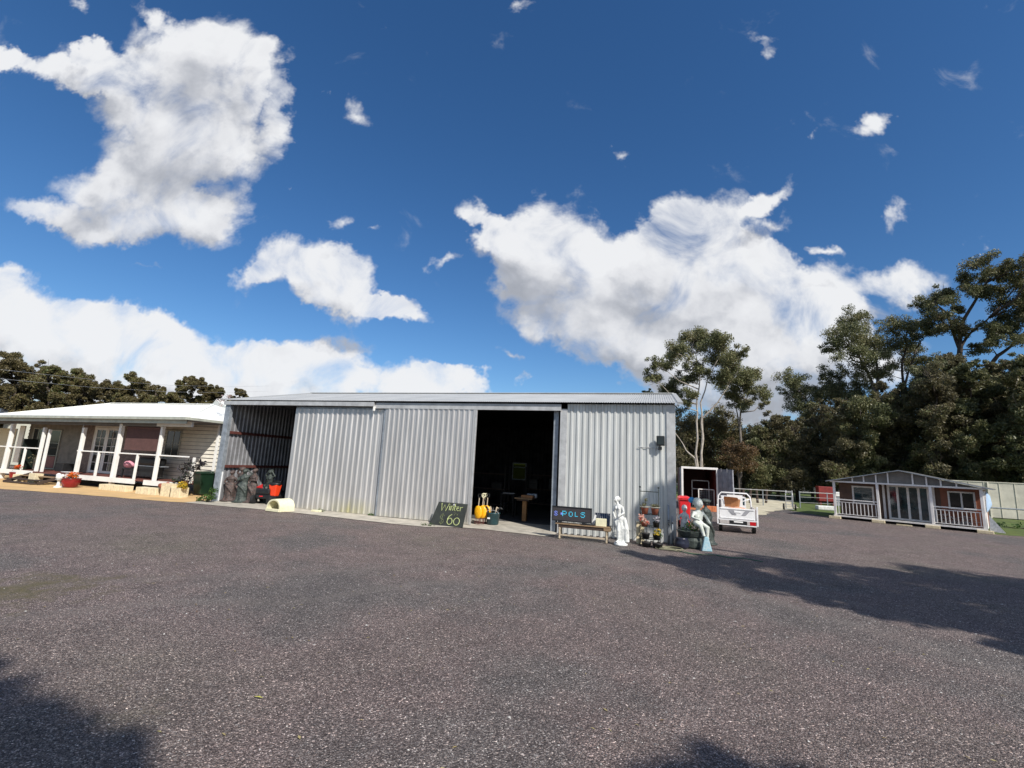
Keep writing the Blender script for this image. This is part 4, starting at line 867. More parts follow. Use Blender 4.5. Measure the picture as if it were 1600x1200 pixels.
tag(MB().ell((0,0,.12),(.22,.18,.14)).ell((-.2,0,.14),(.12,.1,.09)).ell((.16,.02,.2),(.1,.1,.1)).build('clay_ornament', M['terra'], None, remesh=.02, loc=(G(214,777).x, 15.08, .30)), 'small terracotta ornament resting between the limestone blocks', 'ornament')
px = G(246,779).x
cloudplant('purple_plant', 'dark purple leaved plant on the right limestone block', 'plant', (px-.05, 15.25, .42), [(0,0,.3,.3),(.25,0,.55,.3),(-.15,.05,.75,.28),(.45,0,.85,.26),(.75,.05,1.05,.22),(.1,0,.98,.25),(-.35,0,.25,.22)], M['leaf_purple'], .17, 46)
cloudplant('yellow_flowers', 'yellow orange flowers beside the purple plant on the limestone block', 'flowers', (px+.22, 14.98, .42), [(0,0,.08,.16),(.2,0,.05,.13)], M['leaf_green'], .07, 40, flowers=([(0,0,.14,.18),(.18,0,.08,.14),(-.1,0,.05,.1)], M['fl_yellow'], 80))
# veranda furniture
p = V(204,729,16.5)
tag(MB().ell((0,0,0),(.36,.2,.20)).ell((.1,-.05,.03),(.2,.2,.16)).build('pink_cushion', mat('pink_fabric',(.62,.27,.33),.8,0,.25,14), None, remesh=.02, loc=(p.x, 16.45, 1.16)), 'pink ruffled cushion propped on the veranda chair', 'cushion')
t = thing('veranda_chair', 'dark wicker chair behind the veranda rail holding the pink cushion', 'chair', (p.x+.1, 16.6, DZ))
MB().box(-.4,-.3,.38,.4,.35,.46).build('seat', M['binK'], t, bevel=.02); MB().box(-.42,.3,.3,.42,.38,1.0).build('backrest', M['binK'], t, bevel=.03)
for sx in (-.36,.36):
    for sy in (-.25,.3): MB().box(sx-.03,sy-.03,0,sx+.03,sy+.03,.38).build('leg', M['binK'], t)
t = thing('barbecue', 'black covered barbecue behind the rail next to the last veranda bay', 'barbecue', (V(234,730,16.6).x, 16.7, DZ))
MB().box(-.62,-.28,.62,.62,.28,1.0).build('hood', M['binK'], t, bevel=.12); MB().box(-.5,-.25,.1,.5,.25,.6).build('cabinet', M['binK'], t, bevel=.02); MB().box(-.85,-.22,.60,.85,.22,.63).build('side_shelf', M['galvd'], t)
p = V(96,736,16.9); t = thing('planter_tub', 'square black tub on the veranda floor above the steps', 'planter', (p.x, 17.0, DZ)); MB().box(-.3,-.25,0,.3,.25,.42).build('body', M['binK'], t, bevel=.02); MB().box(-.26,-.21,.415,.26,.21,.425).build('soil', M['soil'], t)
tag(MB().lathe([(.12,0),(.26,.05),(.28,.07)], 18).build('white_bowl', M['whitebox'], None, smooth=True, loc=(V(106,737,16.3).x, 16.3, DZ)), 'shallow white bowl on the deck beside the black tub', 'bowl')
tag(MB().box(-.04,-.3,0,.04,.3,1.6).box(-.08,-.3,1.6,.08,.3,1.64).build('plant_stand', M['iron'], None, loc=(V(45,720,16.6).x, 16.5, DZ)), 'thin dark stand on the veranda left of the steps', 'plant stand')
cloudplant('potted_shrub', 'thin twiggy shrub on the veranda left of the twin posts', 'shrub', (V(52,735,16.2).x, 16.2, DZ), [(0,0,.4,.25),(.15,0,.8,.3),(-.2,0,.7,.25),(.1,0,1.2,.2)], M['leaf_under'], .1, 22)
# wheelie bins
def bin_(name, label, loc, m, h=1.07, w=.58, rz=0, lidopen=False, group=None, handle_side=1):
    t = thing(name, label, 'wheelie bin', loc, rz, group); wb = w*.78
    b = MB().add([(-wb/2,-wb/2,.05),(wb/2,-wb/2,.05),(wb/2,wb/2,.05),(-wb/2,wb/2,.05),(-w/2,-w*.6,h*.9),(w/2,-w*.6,h*.9),(w/2,w*.6,h*.9),(-w/2,w*.6,h*.9)], [(0,3,2,1),(4,5,6,7),(0,1,5,4),(1,2,6,5),(2,3,7,6),(3,0,4,7)])
    b.build('body', m, t, bevel=.03)
    MB().box(-w/2-.03,-w*.6-.03,h*.885,w/2+.03,w*.6+.02,h*.93).build('rim', m, t, bevel=.012)
    MB().add([(-w/2-.02,-w*.6-.05,h*.94),(w/2+.02,-w*.6-.05,h*.94),(w/2+.02,w*.6+.05,h*.97),(-w/2-.02,w*.6+.05,h*.97),(-w/2+.05,-w*.5,h*.985),(w/2-.05,-w*.5,h*.985),(w/2-.05,w*.5,h*1.01),(-w/2+.05,w*.5,h*1.01)], [(0,3,2,1),(4,5,6,7),(0,1,5,4),(1,2,6,5),(2,3,7,6),(3,0,4,7)]).build('lid', m, t, bevel=.01)
    MB().tube([(-w/2+.06,w*.6+.1,h*.92),(w/2-.06,w*.6+.1,h*.92)], .018, 8).build('handle', m, t, smooth=True)
    for s in (-1,1): MB().tube([(s*(w/2-.06),w*.45,.1),(s*(w/2),w*.45,.1)], .1, 14).build('wheel', M['black'], t, smooth=False)
    return t
p = Vector((-19.78,16.45,0)); bin_('wheelie_bin', 'dark green wheelie bin standing at the corner of the house', (p.x, p.y, .006), M['binG'], 1.07, .62, R(-8), group='wheelie bins beside the house')
bin_('wheelie_bin', 'black wheelie bin squeezed behind the dark green one beside the house', (p.x+.78, p.y+.75, .006), M['binK'], 1.05, .58, R(10), group='wheelie bins beside the house')
p = G(324,785); cloudplant('leafy_weed', 'green leafy weed growing at the foot of the left shed post', 'weed', (p.x, p.y, 0), [(0,0,.2,.22),(.2,.0,.25,.2),(-.2,.1,.15,.2),(.1,.1,.45,.18),(-.45,0,.1,.14)], M['leaf_green'], .09, 110)
for i, (px_, py_, n, lab) in enumerate(((500,800,.12,'tiny weed at the bottom of the left sliding door'),(580,806,.08,'tiny weed where the two sliding doors meet'),(668,822,.14,'tuft of moss and weed at the left foot of the chalkboard'))):
    p = G(px_, py_); cloudplant('small_weed', lab, 'weed', (p.x, p.y, .012), [(0,0,.03,n),(n,0,.02,n*.8),(-n*1.2,0,.02,n*.7)], M['leaf_green'], .045, 40, group='small weeds along the shed foot')
tag(MB().box(-.19,-.06,0,.19,.06,.06).build('timber_offcut', M['card'], None, bevel=.005, loc=(*G(494,800)[:2], .012)), 'pale offcut lying on the concrete below the left sliding door', 'offcut')
# ------------------------------------------------------------ statues
def lady(h, seed, arms, robe=True, lean=0.0, twist=0.0):
    rg = random.Random(seed); b = MB(); u = h/7.4
    ph = rg.uniform(0, 6)
    if robe:
        prof = [(1.35,0),(1.32,.15),(1.15,.5),(1.0,1.2),(.95,2.2),(.98,3.2),(.92,3.9),(.66,4.5),(.72,5.0),(.78,5.5),(.66,5.95),(.25,6.2)]
        n = 40; vs = []
        for (r, z) in prof:
            fo = .10*max(0, 1 - z/5.5)
            for k in range(n):
                a = 2*math.pi*k/n; rr = r*u*(1 + fo*math.sin(7*a+ph+z*.5) + fo*.5*math.sin(13*a-z))
                vs.append((rr*math.cos(a) + lean*z*u*.12, rr*.72*math.sin(a), z*u))
        m_ = len(prof)
        fs = [(i*n+k, i*n+(k+1)%n, (i+1)*n+(k+1)%n, (i+1)*n+k) for i in range(m_-1) for k in range(n)] + [tuple(range(n))[::-1], tuple(range((m_-1)*n, m_*n))]
        b.add(vs, fs)
        b.lathe([(1.55*u,0),(1.6*u,.12*u),(1.5*u,.25*u)], 20)
        # sash falling across the hips
        b.tube([(-.8*u,-.5*u,4.0*u),(0,-.78*u,3.3*u),(.7*u,-.62*u,2.2*u),(.8*u,-.4*u,1.0*u)], [.16*u,.24*u,.22*u,.14*u], 8)
    sx = lean*6.2*u*.12
    b.ell((sx-.0,0,5.5*u),(.82*u,.5*u,.62*u)); b.ell((sx-.3*u,-.36*u,5.45*u),.27*u,8); b.ell((sx+.3*u,-.36*u,5.45*u),.27*u,8)
    b.tube([(sx,0,5.9*u),(sx+twist*.1*u,0,6.6*u)], .26*u, 8)
    hc = (sx+twist*.25*u, -.05*u, 6.95*u); b.ell(hc,(.40*u,.46*u,.52*u)); b.ell((hc[0]-twist*.2*u, hc[1]+.2*u, hc[2]+.15*u),(.46*u,.46*u,.46*u)); b.ell((hc[0]-twist*.3*u, hc[1]+.5*u, hc[2]+.1*u),.24*u,8)
    b.ell((hc[0]+twist*.1*u, hc[1]-.45*u, hc[2]-.08*u),(.08*u,.12*u,.12*u),6)
    for s, (ex, ey, ez, hx_, hy_, hz) in zip((-1,1), arms):
        b.tube([(sx+s*.7*u,0,5.75*u),(sx+ex*u,ey*u,ez*u),(sx+hx_*u,hy_*u,hz*u)], [.26*u,.2*u,.14*u], 8); b.ell((sx+hx_*u,hy_*u,hz*u),(.16*u,.14*u,.2*u),8)
    return b
BG = 'bronze coloured statues in the left shed opening'
AR = [[(-1.3,.0,4.6,-.3,-.7,4.2),(1.2,0,4.7,.9,-.6,5.6)],[(-1.2,-.1,6.2,-.5,-.2,7.3),(1.2,0,4.7,.5,-.8,4.6)],[(-1.1,-.2,4.7,-.1,-.8,5.2),(1.3,0,6.3,.5,-.2,7.2)],[(-1.2,0,4.6,-.9,-.5,3.6),(1.1,-.3,4.8,0,-.8,4.9)],[(-1.2,0,6.0,-.4,-.1,7.2),(1.2,0,6.0,.4,-.1,7.2)]]
LABS = ['bronze draped figure nearest the left shed post','bronze figure raising one arm, second from the left shed post','green black draped figure in the middle of the bronze row','rusty bronze figure fourth in the row, most lit of all','dark figure half in shade at the right end of the bronze row']
for i, (x, y, h) in enumerate(((-16.86,15.25,1.20),(-16.53,15.42,1.36),(-16.18,15.25,1.30),(-15.82,15.38,1.33),(-15.46,15.85,1.30))):
    t = thing('garden_statue', LABS[i], 'statue', (x, y, .022), R(random.Random(i).uniform(-15,25)), BG)
    lady(h, i, AR[i]).build('figure', M['bronze'] if i not in (2,4) else M['bronzeg'], t, remesh=.018, rough=.006).scale = (1.28,1.2,1.02)
# mower and bucket in the left opening
t = thing('ride_on_mower', 'black ride-on mower with red details in the left shed opening', 'mower', (-15.15,15.55,.022), R(12))
MB().box(-.36,-.35,.20,.36,.55,.52).build('body', M['binK'], t, bevel=.06); MB().box(-.3,-.42,.40,.3,-.3,.62).build('hood', M['binK'], t, bevel=.05)
MB().add([(-.28,-.43,.66),(-.02,-.43,.80),(-.05,-.36,.62),(-.26,-.36,.60)], [(0,1,2,3)]).box(-.1,-.44,.30,.05,-.425,.33).build('red_trim', M['binR'], t)
for s in (-1,1):
    MB().tube([(s*.34,-.3,.17),(s*.46,-.3,.17)], .17, 16).build('wheel', M['black'], t); MB().tube([(s*.36,.42,.22),(s*.52,.42,.22)], .22, 16).build('wheel', M['black'], t)
MB().tube([(0,-.1,.5),(0,.0,.85)], .02, 6).tube([(.17*math.cos(a), .02+.17*math.sin(a)*.8, .86+.08*math.sin(a)) for a in [i*math.pi/8 for i in range(17)]], .015, 6).build('steering_wheel', M['binK'], t)
MB().box(-.2,.15,.5,.2,.5,.6).box(-.2,.45,.55,.2,.52,.9).build('seat', M['binK'], t, bevel=.03)
t = thing('black_crate', 'black crate carrying the orange red bucket in the left opening', 'crate', (-14.68,15.45,.022)); MB().box(-.24,-.22,0,.24,.22,.34).build('body', M['binK'], t, bevel=.015)
t = thing('orange_bucket', 'bright orange red bucket with a black lid in the left shed opening', 'bucket', (-14.68,15.38,.363))
MB().add([(-.13,-.1,0),(.13,-.1,0),(.13,.1,0),(-.13,.1,0),(-.19,-.15,.44),(.19,-.15,.44),(.19,.15,.44),(-.19,.15,.44)], [(0,3,2,1),(4,5,6,7),(0,1,5,4),(1,2,6,5),(2,3,7,6),(3,0,4,7)]).build('body', mat('orange_red_plastic',(.85,.06,.015),.4,0,.06,6), t, bevel=.02)
MB().ell((0,0,.47),(.24,.2,.09)).build('lid', M['binK'], t, smooth=True)
# cream shelter
t = thing('pet_shelter', 'cream curved shelter with an arched opening in front of the left door', 'pet shelter', (*G(434,799)[:2], .012), R(-6))
b = MB(); n = 16; prof = [(-.33,0)] + [(-.33*math.cos(math.pi*i/n), .14+.29*math.sin(math.pi*i/n)) for i in range(n+1)] + [(.33,0)]
m_ = len(prof); vs = [(x,-.22,z) for x, z in prof] + [(x,.42,z) for x, z in prof] + [(x*.86,-.22,z*.88) for x, z in prof] + [(x*.86,.42,z*.88) for x, z in prof]
b.add(vs, [(i,i+1,m_+i+1,m_+i) for i in range(m_-1)] + [(2*m_+i,3*m_+i,3*m_+i+1,2*m_+i+1) for i in range(m_-1)] + [(i,2*m_+i,2*m_+i+1,i+1) for i in range(m_-1)] + [(3*m_+i, m_+i, m_+i+1, 3*m_+i+1) for i in range(m_-1)])
b.build('shell', M['card'], t); MB().box(-.33,-.26,0,.33,-.2,.10).box(-.3,-.2,0,.3,.42,.03).build('base', M['card'], t, bevel=.01)
b = MB().add([(x*.86,.40,z*.88) for x, z in prof], [tuple(range(m_))]); b.build('back_panel', M['limestone'], t)
# ------------------------------------------------------------ chalkboard
BLc, BRc = Vector((-7.12,14.22,.012)), Vector((-5.93,14.20,.004))
ux = (BRc-BLc).normalized(); top = Vector((-.06, .40, .70)); up_ = top.normalized(); nn_ = ux.cross(up_).normalized()
t = thing('chalkboard', 'black chalkboard reading Winter 7x $60 leaning on the sliding door', 'chalkboard', BLc)
Wd, Hd = (BRc-BLc).length, top.length
def cb(x, y, off=0.0): return ux*(x*Wd) + up_*(y*Hd) + Vector((0,0,0)) + nn_*(-off if nn_.y > 0 else off)
# trapezoid board, upper left corner set in
poly = [(0,0),(1,0),(1.02,1),(.13,1)]
b = MB().add([cb(x,y,0) for x, y in poly] + [cb(x,y,.02) for x, y in poly], [(0,1,2,3),(4,7,6,5),(0,4,5,1),(1,5,6,2),(2,6,7,3),(3,7,4,0)]); b.build('board', M['chalk'], t)
def stroke(mb, pts, r=.0105):
    mb.tube([cb(x, y, .024) for x, y in pts], r, 5)
def arc(cx_, cy_, rx, ry, a0, a1, n=14): return [(cx_+rx*math.cos(R(a0+(a1-a0)*i/n)), cy_+ry*math.sin(R(a0+(a1-a0)*i/n))) for i in range(n+1)]
b = MB()
stroke(b, [(.24,.95),(.28,.62),(.345,.88),(.40,.62),(.47,.95)]); stroke(b, [(.50,.86),(.50,.66)]); stroke(b, [(.50,.92),(.503,.935)]); stroke(b, [(.545,.66),(.545,.86),(.56,.84),(.59,.86),(.61,.80),(.61,.66)])
stroke(b, [(.66,.96),(.655,.70),(.69,.66)]); stroke(b, [(.63,.84),(.70,.85)]); stroke(b, [(.72,.75),(.78,.78),(.77,.85),(.73,.84),(.72,.74),(.75,.67),(.80,.68)]); stroke(b, [(.83,.66),(.83,.84),(.85,.82),(.90,.84)])
b.build('lettering', M['chalkln'], t)
b = MB(); stroke(b, [(.66,.58),(.72,.58),(.68,.44)], .006); stroke(b, [(.75,.56),(.80,.46)], .006); stroke(b, [(.80,.56),(.75,.46)], .006)
stroke(b, arc(.34,.36,.055,.10,20,260), .010); stroke(b, arc(.34,.17,.055,.10,80,-160), .010); stroke(b, [(.345,.52),(.335,.03)], .008); b.build('faint_lettering', M['chalkdim'], t)
b = MB(); stroke(b, [(.62,.50),(.55,.42),(.51,.30)] + arc(.585,.20,.075,.13,160,520,20), .012); stroke(b, arc(.79,.22,.085,.15,90,450,22), .012); b.build('price_lettering', M['chalkln'], t)
tag(MB().prism([(0,0),(.06,0),(.03,.001)], 0, .002).add([(0,-.004,0),(.07,-.004,0),(.03,-.004,.06)], [(0,1,2)]).build('paper_note', M['whitebox'], None, loc=tuple(BLc + cb(.60,.90,.02) + Vector((0,-.02,0)))), 'tiny white paper triangle stuck on the chalkboard', 'paper')
# yellow tools
YG = 'yellow garden forks leaning behind the door edge'
for i, (dx, dy, lab) in enumerate(((0,0,'front yellow garden tool beside the door edge, most visible'),(.09,.16,'second yellow garden tool, just behind the front one'),(.20,.30,'third yellow garden tool from the front, nearest the green tub'),(.05,.42,'rearmost yellow garden tool in the bunch'))):
    x, y = -5.80+dx, 15.15+dy; t = thing('garden_fork', lab, 'garden tool', (x, y, .022), R(-12+i*7), YG)
    MB().lathe([(.02,.18),(.10,.22),(.15,.34),(.15,.48),(.10,.58),(.03,.62)], 16, sy=.35).build('scoop', M['yellow'], t, smooth=True)
    MB().tube([(0,0,.58),(0,.03,.88)], .018, 8).build('shaft', M['woodp'], t); MB().tube([(0,.03,.86),(-.06,.04,.93),(-.06,.05,1.0),(.06,.05,1.0),(.06,.04,.93),(0,.03,.86)], .017, 6).build('grip', M['binK'] if i % 2 == 0 else M['card'], t)
    b = MB()
    for k in range(4): b.tube([(-.09+.06*k,0,.24),(-.09+.06*k,-.04,.0)], .011, 5)
    b.build('tines', M['steelbrown'], t)
# dark tub with striped rolls
p = V(764,818,15.55); t = thing('plastic_tub', 'round dark teal tub filled with striped rolls in the shed doorway', 'tub', (-5.58+.22, 15.45, .022))
MB().lathe([(.17,0),(.20,.03),(.23,.36),(.245,.37),(.245,.40),(.21,.40),(.2,.2)], 26).build('body', M['tubg'], t, smooth=True); MB().box(-.12,-.232,.20,-.03,-.215,.25).build('sticker', M['whitebox'], t)
MB().tube([(.24*math.cos(a),.24*math.sin(a)*.2-.14,.38+.10*math.sin(a)) for a in [math.pi*i/10 for i in range(11)]], .008, 5).build('handle', M['galv'], t)
for k in range(5):
    a = -.5+.25*k; tag(MB().tube([(0,0,0),(.02*k-.03,0,.25),(.05*k-.10,.02,.34),(.10*k-.2,.02,.30)], .03, 8).build('striped_roll', M['woodp'] if k % 2 else M['binK'], None, smooth=True, loc=(-5.36-.14+.07*k, 15.40+.05*(k%2), .26)),
        ['pale roll at the far left of the teal tub','pale striped roll standing second in the teal tub','dark roll in the middle of the teal tub','pale striped roll right of centre in the teal tub','dark roll at the right rim of the teal tub'][k], 'roll', 'rolls in the teal tub')
# ------------------------------------------------------------ bench and what stands on it
t = thing('timber_bench', 'weathered timber bench with turned pale legs in front of the shed wall', 'bench', (-2.05, 14.0, 0), R(-1))
MB().box(-.80,-.17,.42,.78,.0,.455).box(-.80,.01,.42,.78,.17,.455).build('seat', M['wood'], t, bevel=.006)
MB().box(-.72,-.145,.33,.72,-.12,.415).box(-.72,.12,.33,.72,.145,.415).build('apron', M['woodd'], t, bevel=.004); MB().box(.60,-.17,.33,.80,.17,.415).build('end_rail', M['wood'], t, bevel=.01)
MB().box(-.66,-.135,.10,.66,-.10,.14).build('stretcher', M['woodp'], t, bevel=.004)
LG_ = [(.030,0),(.036,.05),(.026,.08),(.038,.13),(.034,.2),(.024,.24),(.036,.30),(.036,.335)]
for sx in (-.68,.68):
    for sy in (-.12,.12): MB().lathe(LG_, 12, (sx,sy,0)).build('leg', M['woodp'], t, smooth=True)
t = thing('led_sign', 'black dot matrix LED sign showing blue letters on the timber bench', 'LED sign', (-2.38, 13.92, .457), R(-1))
MB().box(-.57,-.03,.06,.57,.04,.47).build('housing', M['screen'], t, bevel=.01)
MB().box(-.59,-.045,.05,.59,-.032,.08).box(-.59,-.045,.45,.59,-.032,.48).box(-.59,-.045,.08,-.57,-.032,.45).box(.57,-.045,.08,.59,-.032,.45).build('frame', M['binK'], t)
MB().box(-.40,-.08,0,-.30,.08,.055).box(.30,-.08,0,.40,.08,.055).build('foot', M['binK'], t)
FONT = {'S':['01110','10001','01100','00110','10001','01110'],'p':['11110','10001','10001','11110','10000','10000'],'o':['01110','10001','10001','10001','10001','01110'],'l':['10000','10000','10000','10000','10000','11110'],'s':['01111','10000','01110','00001','10001','01110']}
def led(ch, x, z, m, s=.026):
    b = MB()
    for r_, row in enumerate(FONT[ch]):
        for c_i, v_ in enumerate(row):
            if v_ == '1': b.box(x+c_i*s-s*.36,-.036,z-r_*s-s*.36,x+c_i*s+s*.36,-.0305,z-r_*s+s*.36)
    b.build('led_letter', m, t)
led('S',-.52,.32,M['ledb'],.022); led('p',-.27,.34,M['ledc']); led('o',-.08,.33,M['ledc'],.024); led('l',.10,.33,M['ledc'],.022); led('s',.27,.335,M['ledc'])
MB().box(-.33,-.036,.27,-.285,-.0305,.29).box(-.33,-.036,.24,-.285,-.0305,.26).build('led_marks', M['ledb'], t)
tag(MB().box(-.13,-.05,0,.13,.05,.035).build('power_adapter', M['binK'], None, bevel=.01, loc=(-1.84,13.90,.457)), 'black power adapter lying on the bench right of the LED sign', 'adapter')
t = thing('solar_panel', 'small dark striped solar panel propped on the bench against the wall', 'solar panel', (-1.52, 14.10, .457))
MB().add([(-.23,-.02,0),(.22,-.02,0),(.22,.10,.34),(-.23,.10,.34)], [(0,1,2,3)]).add([(-.23,0,0),(.22,0,0),(.22,.12,.34),(-.23,.12,.34)], [(0,3,2,1)]).build('panel', M['solar'], t)
b = MB()
for k in range(9): b.bar((-.21+.053*k,-.022,.01),(-.21+.053*k,.096,.335),.006,.006)
b.build('grid_lines', M['galv'], t)
t = thing('cream_box', 'square cream box on the bench in front of the solar panel', 'box', (-1.53, 13.93, .457)); MB().box(-.15,-.04,0,.15,.04,.21).build('body', M['card'], t, bevel=.004)
tag(MB().box(-.11,-.001,0,.11,.001,.012).add([(-.05,0,0),(.05,0,0),(.10,.0,.28),(.06,.0,.30)], [(0,1,2,3)]).build('white_bracket', M['whitebox'], None, loc=(-1.78,14.02,.46)), 'slanted white bracket between the LED sign and the cream box', 'bracket')
# ------------------------------------------------------------ white statue
t = thing('white_statue', 'white plaster statue of a draped woman standing right of the bench', 'statue', (-.97, 13.85, 0), R(-22))
b = MB(); u = .178
b.lathe([(.215,0),(.225,.03),(.20,.07),(.17,.10)], 24)
b.tube([(.10,-.02,.08),(.08,-.03,.36),(.0,-.02,.66)], [.04,.055,.09], 10); b.tube([(-.05,-.10,.08),(-.02,-.14,.38),(-.06,-.02,.68)], [.035,.05,.09], 10)
b.ell((-.05,-.15,.10),(.04,.08,.03),8); b.ell((.11,-.06,.10),(.04,.08,.03),8)
b.ell((-.02,0,.70),(.14,.11,.12)); b.tube([(-.03,0,.72),(-.06,0,.86),(-.08,-.01,1.0)], [.12,.085,.11], 12); b.ell((-.09,-.01,1.02),(.145,.085,.10)); b.ell((-.14,-.08,1.0),.05,8); b.ell((-.04,-.08,1.0),.05,8)
b.tube([(-.10,0,1.08),(-.14,-.02,1.17)], .042, 8); b.ell((-.16,-.04,1.235),(.065,.08,.09)); b.ell((-.13,.0,1.26),(.085,.085,.08)); b.ell((-.09,.06,1.25),.045,8); b.ell((-.185,-.115,1.225),(.013,.02,.02),6)
b.tube([(.04,0,1.05),(.12,-.04,.88),(.02,-.15,.80)], [.045,.038,.028], 8); b.ell((.0,-.16,.79),(.03,.04,.03),8); b.tube([(-.22,0,1.05),(-.25,-.06,.88),(-.14,-.16,.76)], [.045,.038,.028], 8); b.ell((-.12,-.17,.75),(.03,.04,.03),8)
for k in range(7): b.tube([(-.17+.045*k,-.10+.02*k,.72-.02*k),(-.08+.05*k,-.10+.015*k,.45),(.03+.035*k,-.06+.02*k,.10+.02*(k%2))], [.035,.042,.036], 7)
b.tube([(.10,.02,.75),(.17,.03,.45),(.18,.04,.10)], [.06,.09,.10], 10); b.tube([(-.18,-.06,.72),(-.20,-.06,.55),(-.19,-.05,.38)], [.04,.05,.02], 8)
b.build('figure', M['plaster'], t, remesh=.011).scale = (.86,.9,1)
# ------------------------------------------------------------ plant rack
t = thing('plant_rack', 'tall dark iron plant rack with potted flowers against the shed wall', 'plant rack', (-.2, 14.25, 0))
b = MB()
for x in (-.26,.25):
    for y in (-.05,.45 if 0 else .35): b.tube([(x,y,0),(x,y,1.58 if y < 0 else 1.1)], .012, 6)
b.tube([(-.26,-.05,1.5),(.25,-.05,1.5)], .012, 6); b.ell((.25,-.05,1.62),.028,8); b.ell((-.26,-.05,1.62),.028,8)
for z in (.18,.52,.86): b.tube([(-.26,-.05,z),(.25,-.05,z)], .01, 6).tube([(-.26,.35,z),(.25,.35,z)], .01, 6).tube([(-.26,-.05,z),(-.26,.35,z)], .01, 6).tube([(.25,-.05,z),(.25,.35,z)], .01, 6)
b.build('frame', M['iron'], t, smooth=True)
for z in (.18,.52,.86):
    b = MB()
    for k in range(9): b.bar((-.24+.06*k,-.04,z),(-.24+.06*k,.34,z),.012,.006)
    b.build('shelf', M['iron'], t)
PG = 'pots on the iron plant rack'
def rackpot(x, y, z, r, h, m, lab, rim=None):
    q = thing('rack_pot', lab, 'plant pot', (x, y, z+.012), 0, PG); MB().lathe([(r*.7,0),(r*.95,h*.85),(r,h*.9),(r,h),(r*.85,h)], 20).build('body', m, q, smooth=True)
    MB().lathe([(r*.8,h-.02),(r*.78,h+.002)], 16).build('soil', M['soil'], q)
    if rim: MB().tube([(r*1.25*math.cos(a), r*1.25*math.sin(a), h+.03) for a in [2*math.pi*i/20 for i in range(21)]], .010, 6, False).build('wire_rim', M['wire'], q, smooth=True)
rackpot(-.33,14.2,.86,.11,.17,M['terra'],'terracotta pot with pale rim on the upper rack shelf, left one','w'); rackpot(-.05,14.2,.86,.11,.17,M['terra'],'terracotta pot with pale rim on the upper rack shelf, right one','w')
rackpot(-.34,14.18,.52,.11,.12,M['terra'],'pot of red flowers on the middle rack shelf'); rackpot(-.02,14.18,.52,.10,.14,M['binK'],'black pot of white flowers on the middle rack shelf')
rackpot(-.30,14.15,.18,.12,.16,M['binK'],'black pot at the left of the lowest rack shelf'); rackpot(.0,14.12,.18,.12,.16,M['binK'],'black pot with yellow plant on the lowest rack shelf')
rackpot(-.28,14.0,-.012,.14,.13,M['binK'],'wide black pot on the ground under the rack, left one'); rackpot(.02,13.96,-.012,.15,.13,M['binK'],'wide black pot on the ground under the rack, right one')
FG = 'plants on the iron plant rack'
def rp(lab, x, y, z, cl, m, size, per, fl=None): cloudplant('rack_plant', lab, 'plant', (x, y, z), cl, m, size, per, flowers=fl, group=FG)
rp('twiggy grey plant in the upper left rack pot', -.33,14.2,1.04, [(0,0,.10,.09),(.03,0,.22,.07),(-.05,0,.05,.08)], M['leaf_under'], .05, 45)
rp('low dark plant in the upper right rack pot', -.05,14.2,1.04, [(0,0,.05,.09),(.06,0,.08,.08),(-.06,0,.08,.08)], M['leaf_under'], .05, 50)
rp('red and white flowers spilling from the middle left rack pot', -.36,14.15,.66, [(0,0,.02,.1)], M['leaf_green'], .05, 40, ([(-.04,-.05,.08,.12),(.06,-.05,.0,.11),(-.06,0,.16,.07)], M['fl_red'], 70))
rp('white flowers in the middle right rack pot', -.02,14.15,.68, [(0,0,.05,.1),(.05,0,.1,.07)], M['leaf_purple'], .05, 50, ([(0,-.04,.06,.10),(.05,-.04,.12,.06)], M['fl_white'], 30))
rp('yellow green plant in the lowest right rack pot', .02,14.08,.36, [(0,0,.05,.12),(.05,0,-.04,.1)], M['leaf_green'], .05, 50, ([(0,-.05,.08,.1),(-.03,-.05,0,.08)], M['fl_yellow'], 30))
for i in range(3): tag(MB().box(-.11,-.09,0,.11,.09,.20).build('cream_block', M['limestone'], None, bevel=.01, loc=(-.46,14.5,.205*i)), ['lowest','middle','topmost'][i] + ' cream block stacked behind the plant rack', 'block', 'cream blocks behind the plant rack')
# hoses
def coil(cx_, cy_, z, n, r0, r1, seed):
    rg = random.Random(seed); pts = []
    for i in range(n*24):
        a = 2*math.pi*i/24; k = i/(n*24); r = r0+(r1-r0)*k + .03*math.sin(a*2.3+k*9)
        pts.append((cx_+r*math.cos(a)+.04*math.sin(k*11), cy_+r*.8*math.sin(a), z+.012+.05*abs(math.sin(a*.5+k*5))*k))
    return pts
t = tag(MB().tube(coil(.33,13.85,0,4,.14,.36,1) + [(.8,13.6,.015),(1.2,13.55,.012),(1.6,13.7,.012)], .011, 6).build('garden_hose', M['hose'], None, smooth=True), 'olive garden hose coiled at the right corner foot of the shed', 'hose')
tag(MB().tube([(.5,13.75,.012),(.9,13.45,.012),(1.4,13.7,.012),(1.75,13.45,.012),(2.1,13.6,.012),(2.5,13.35,.012)], .011, 6).build('green_hose', M['hoseg'], None, smooth=True), 'thin green hose trailing right over the shaded gravel', 'hose')
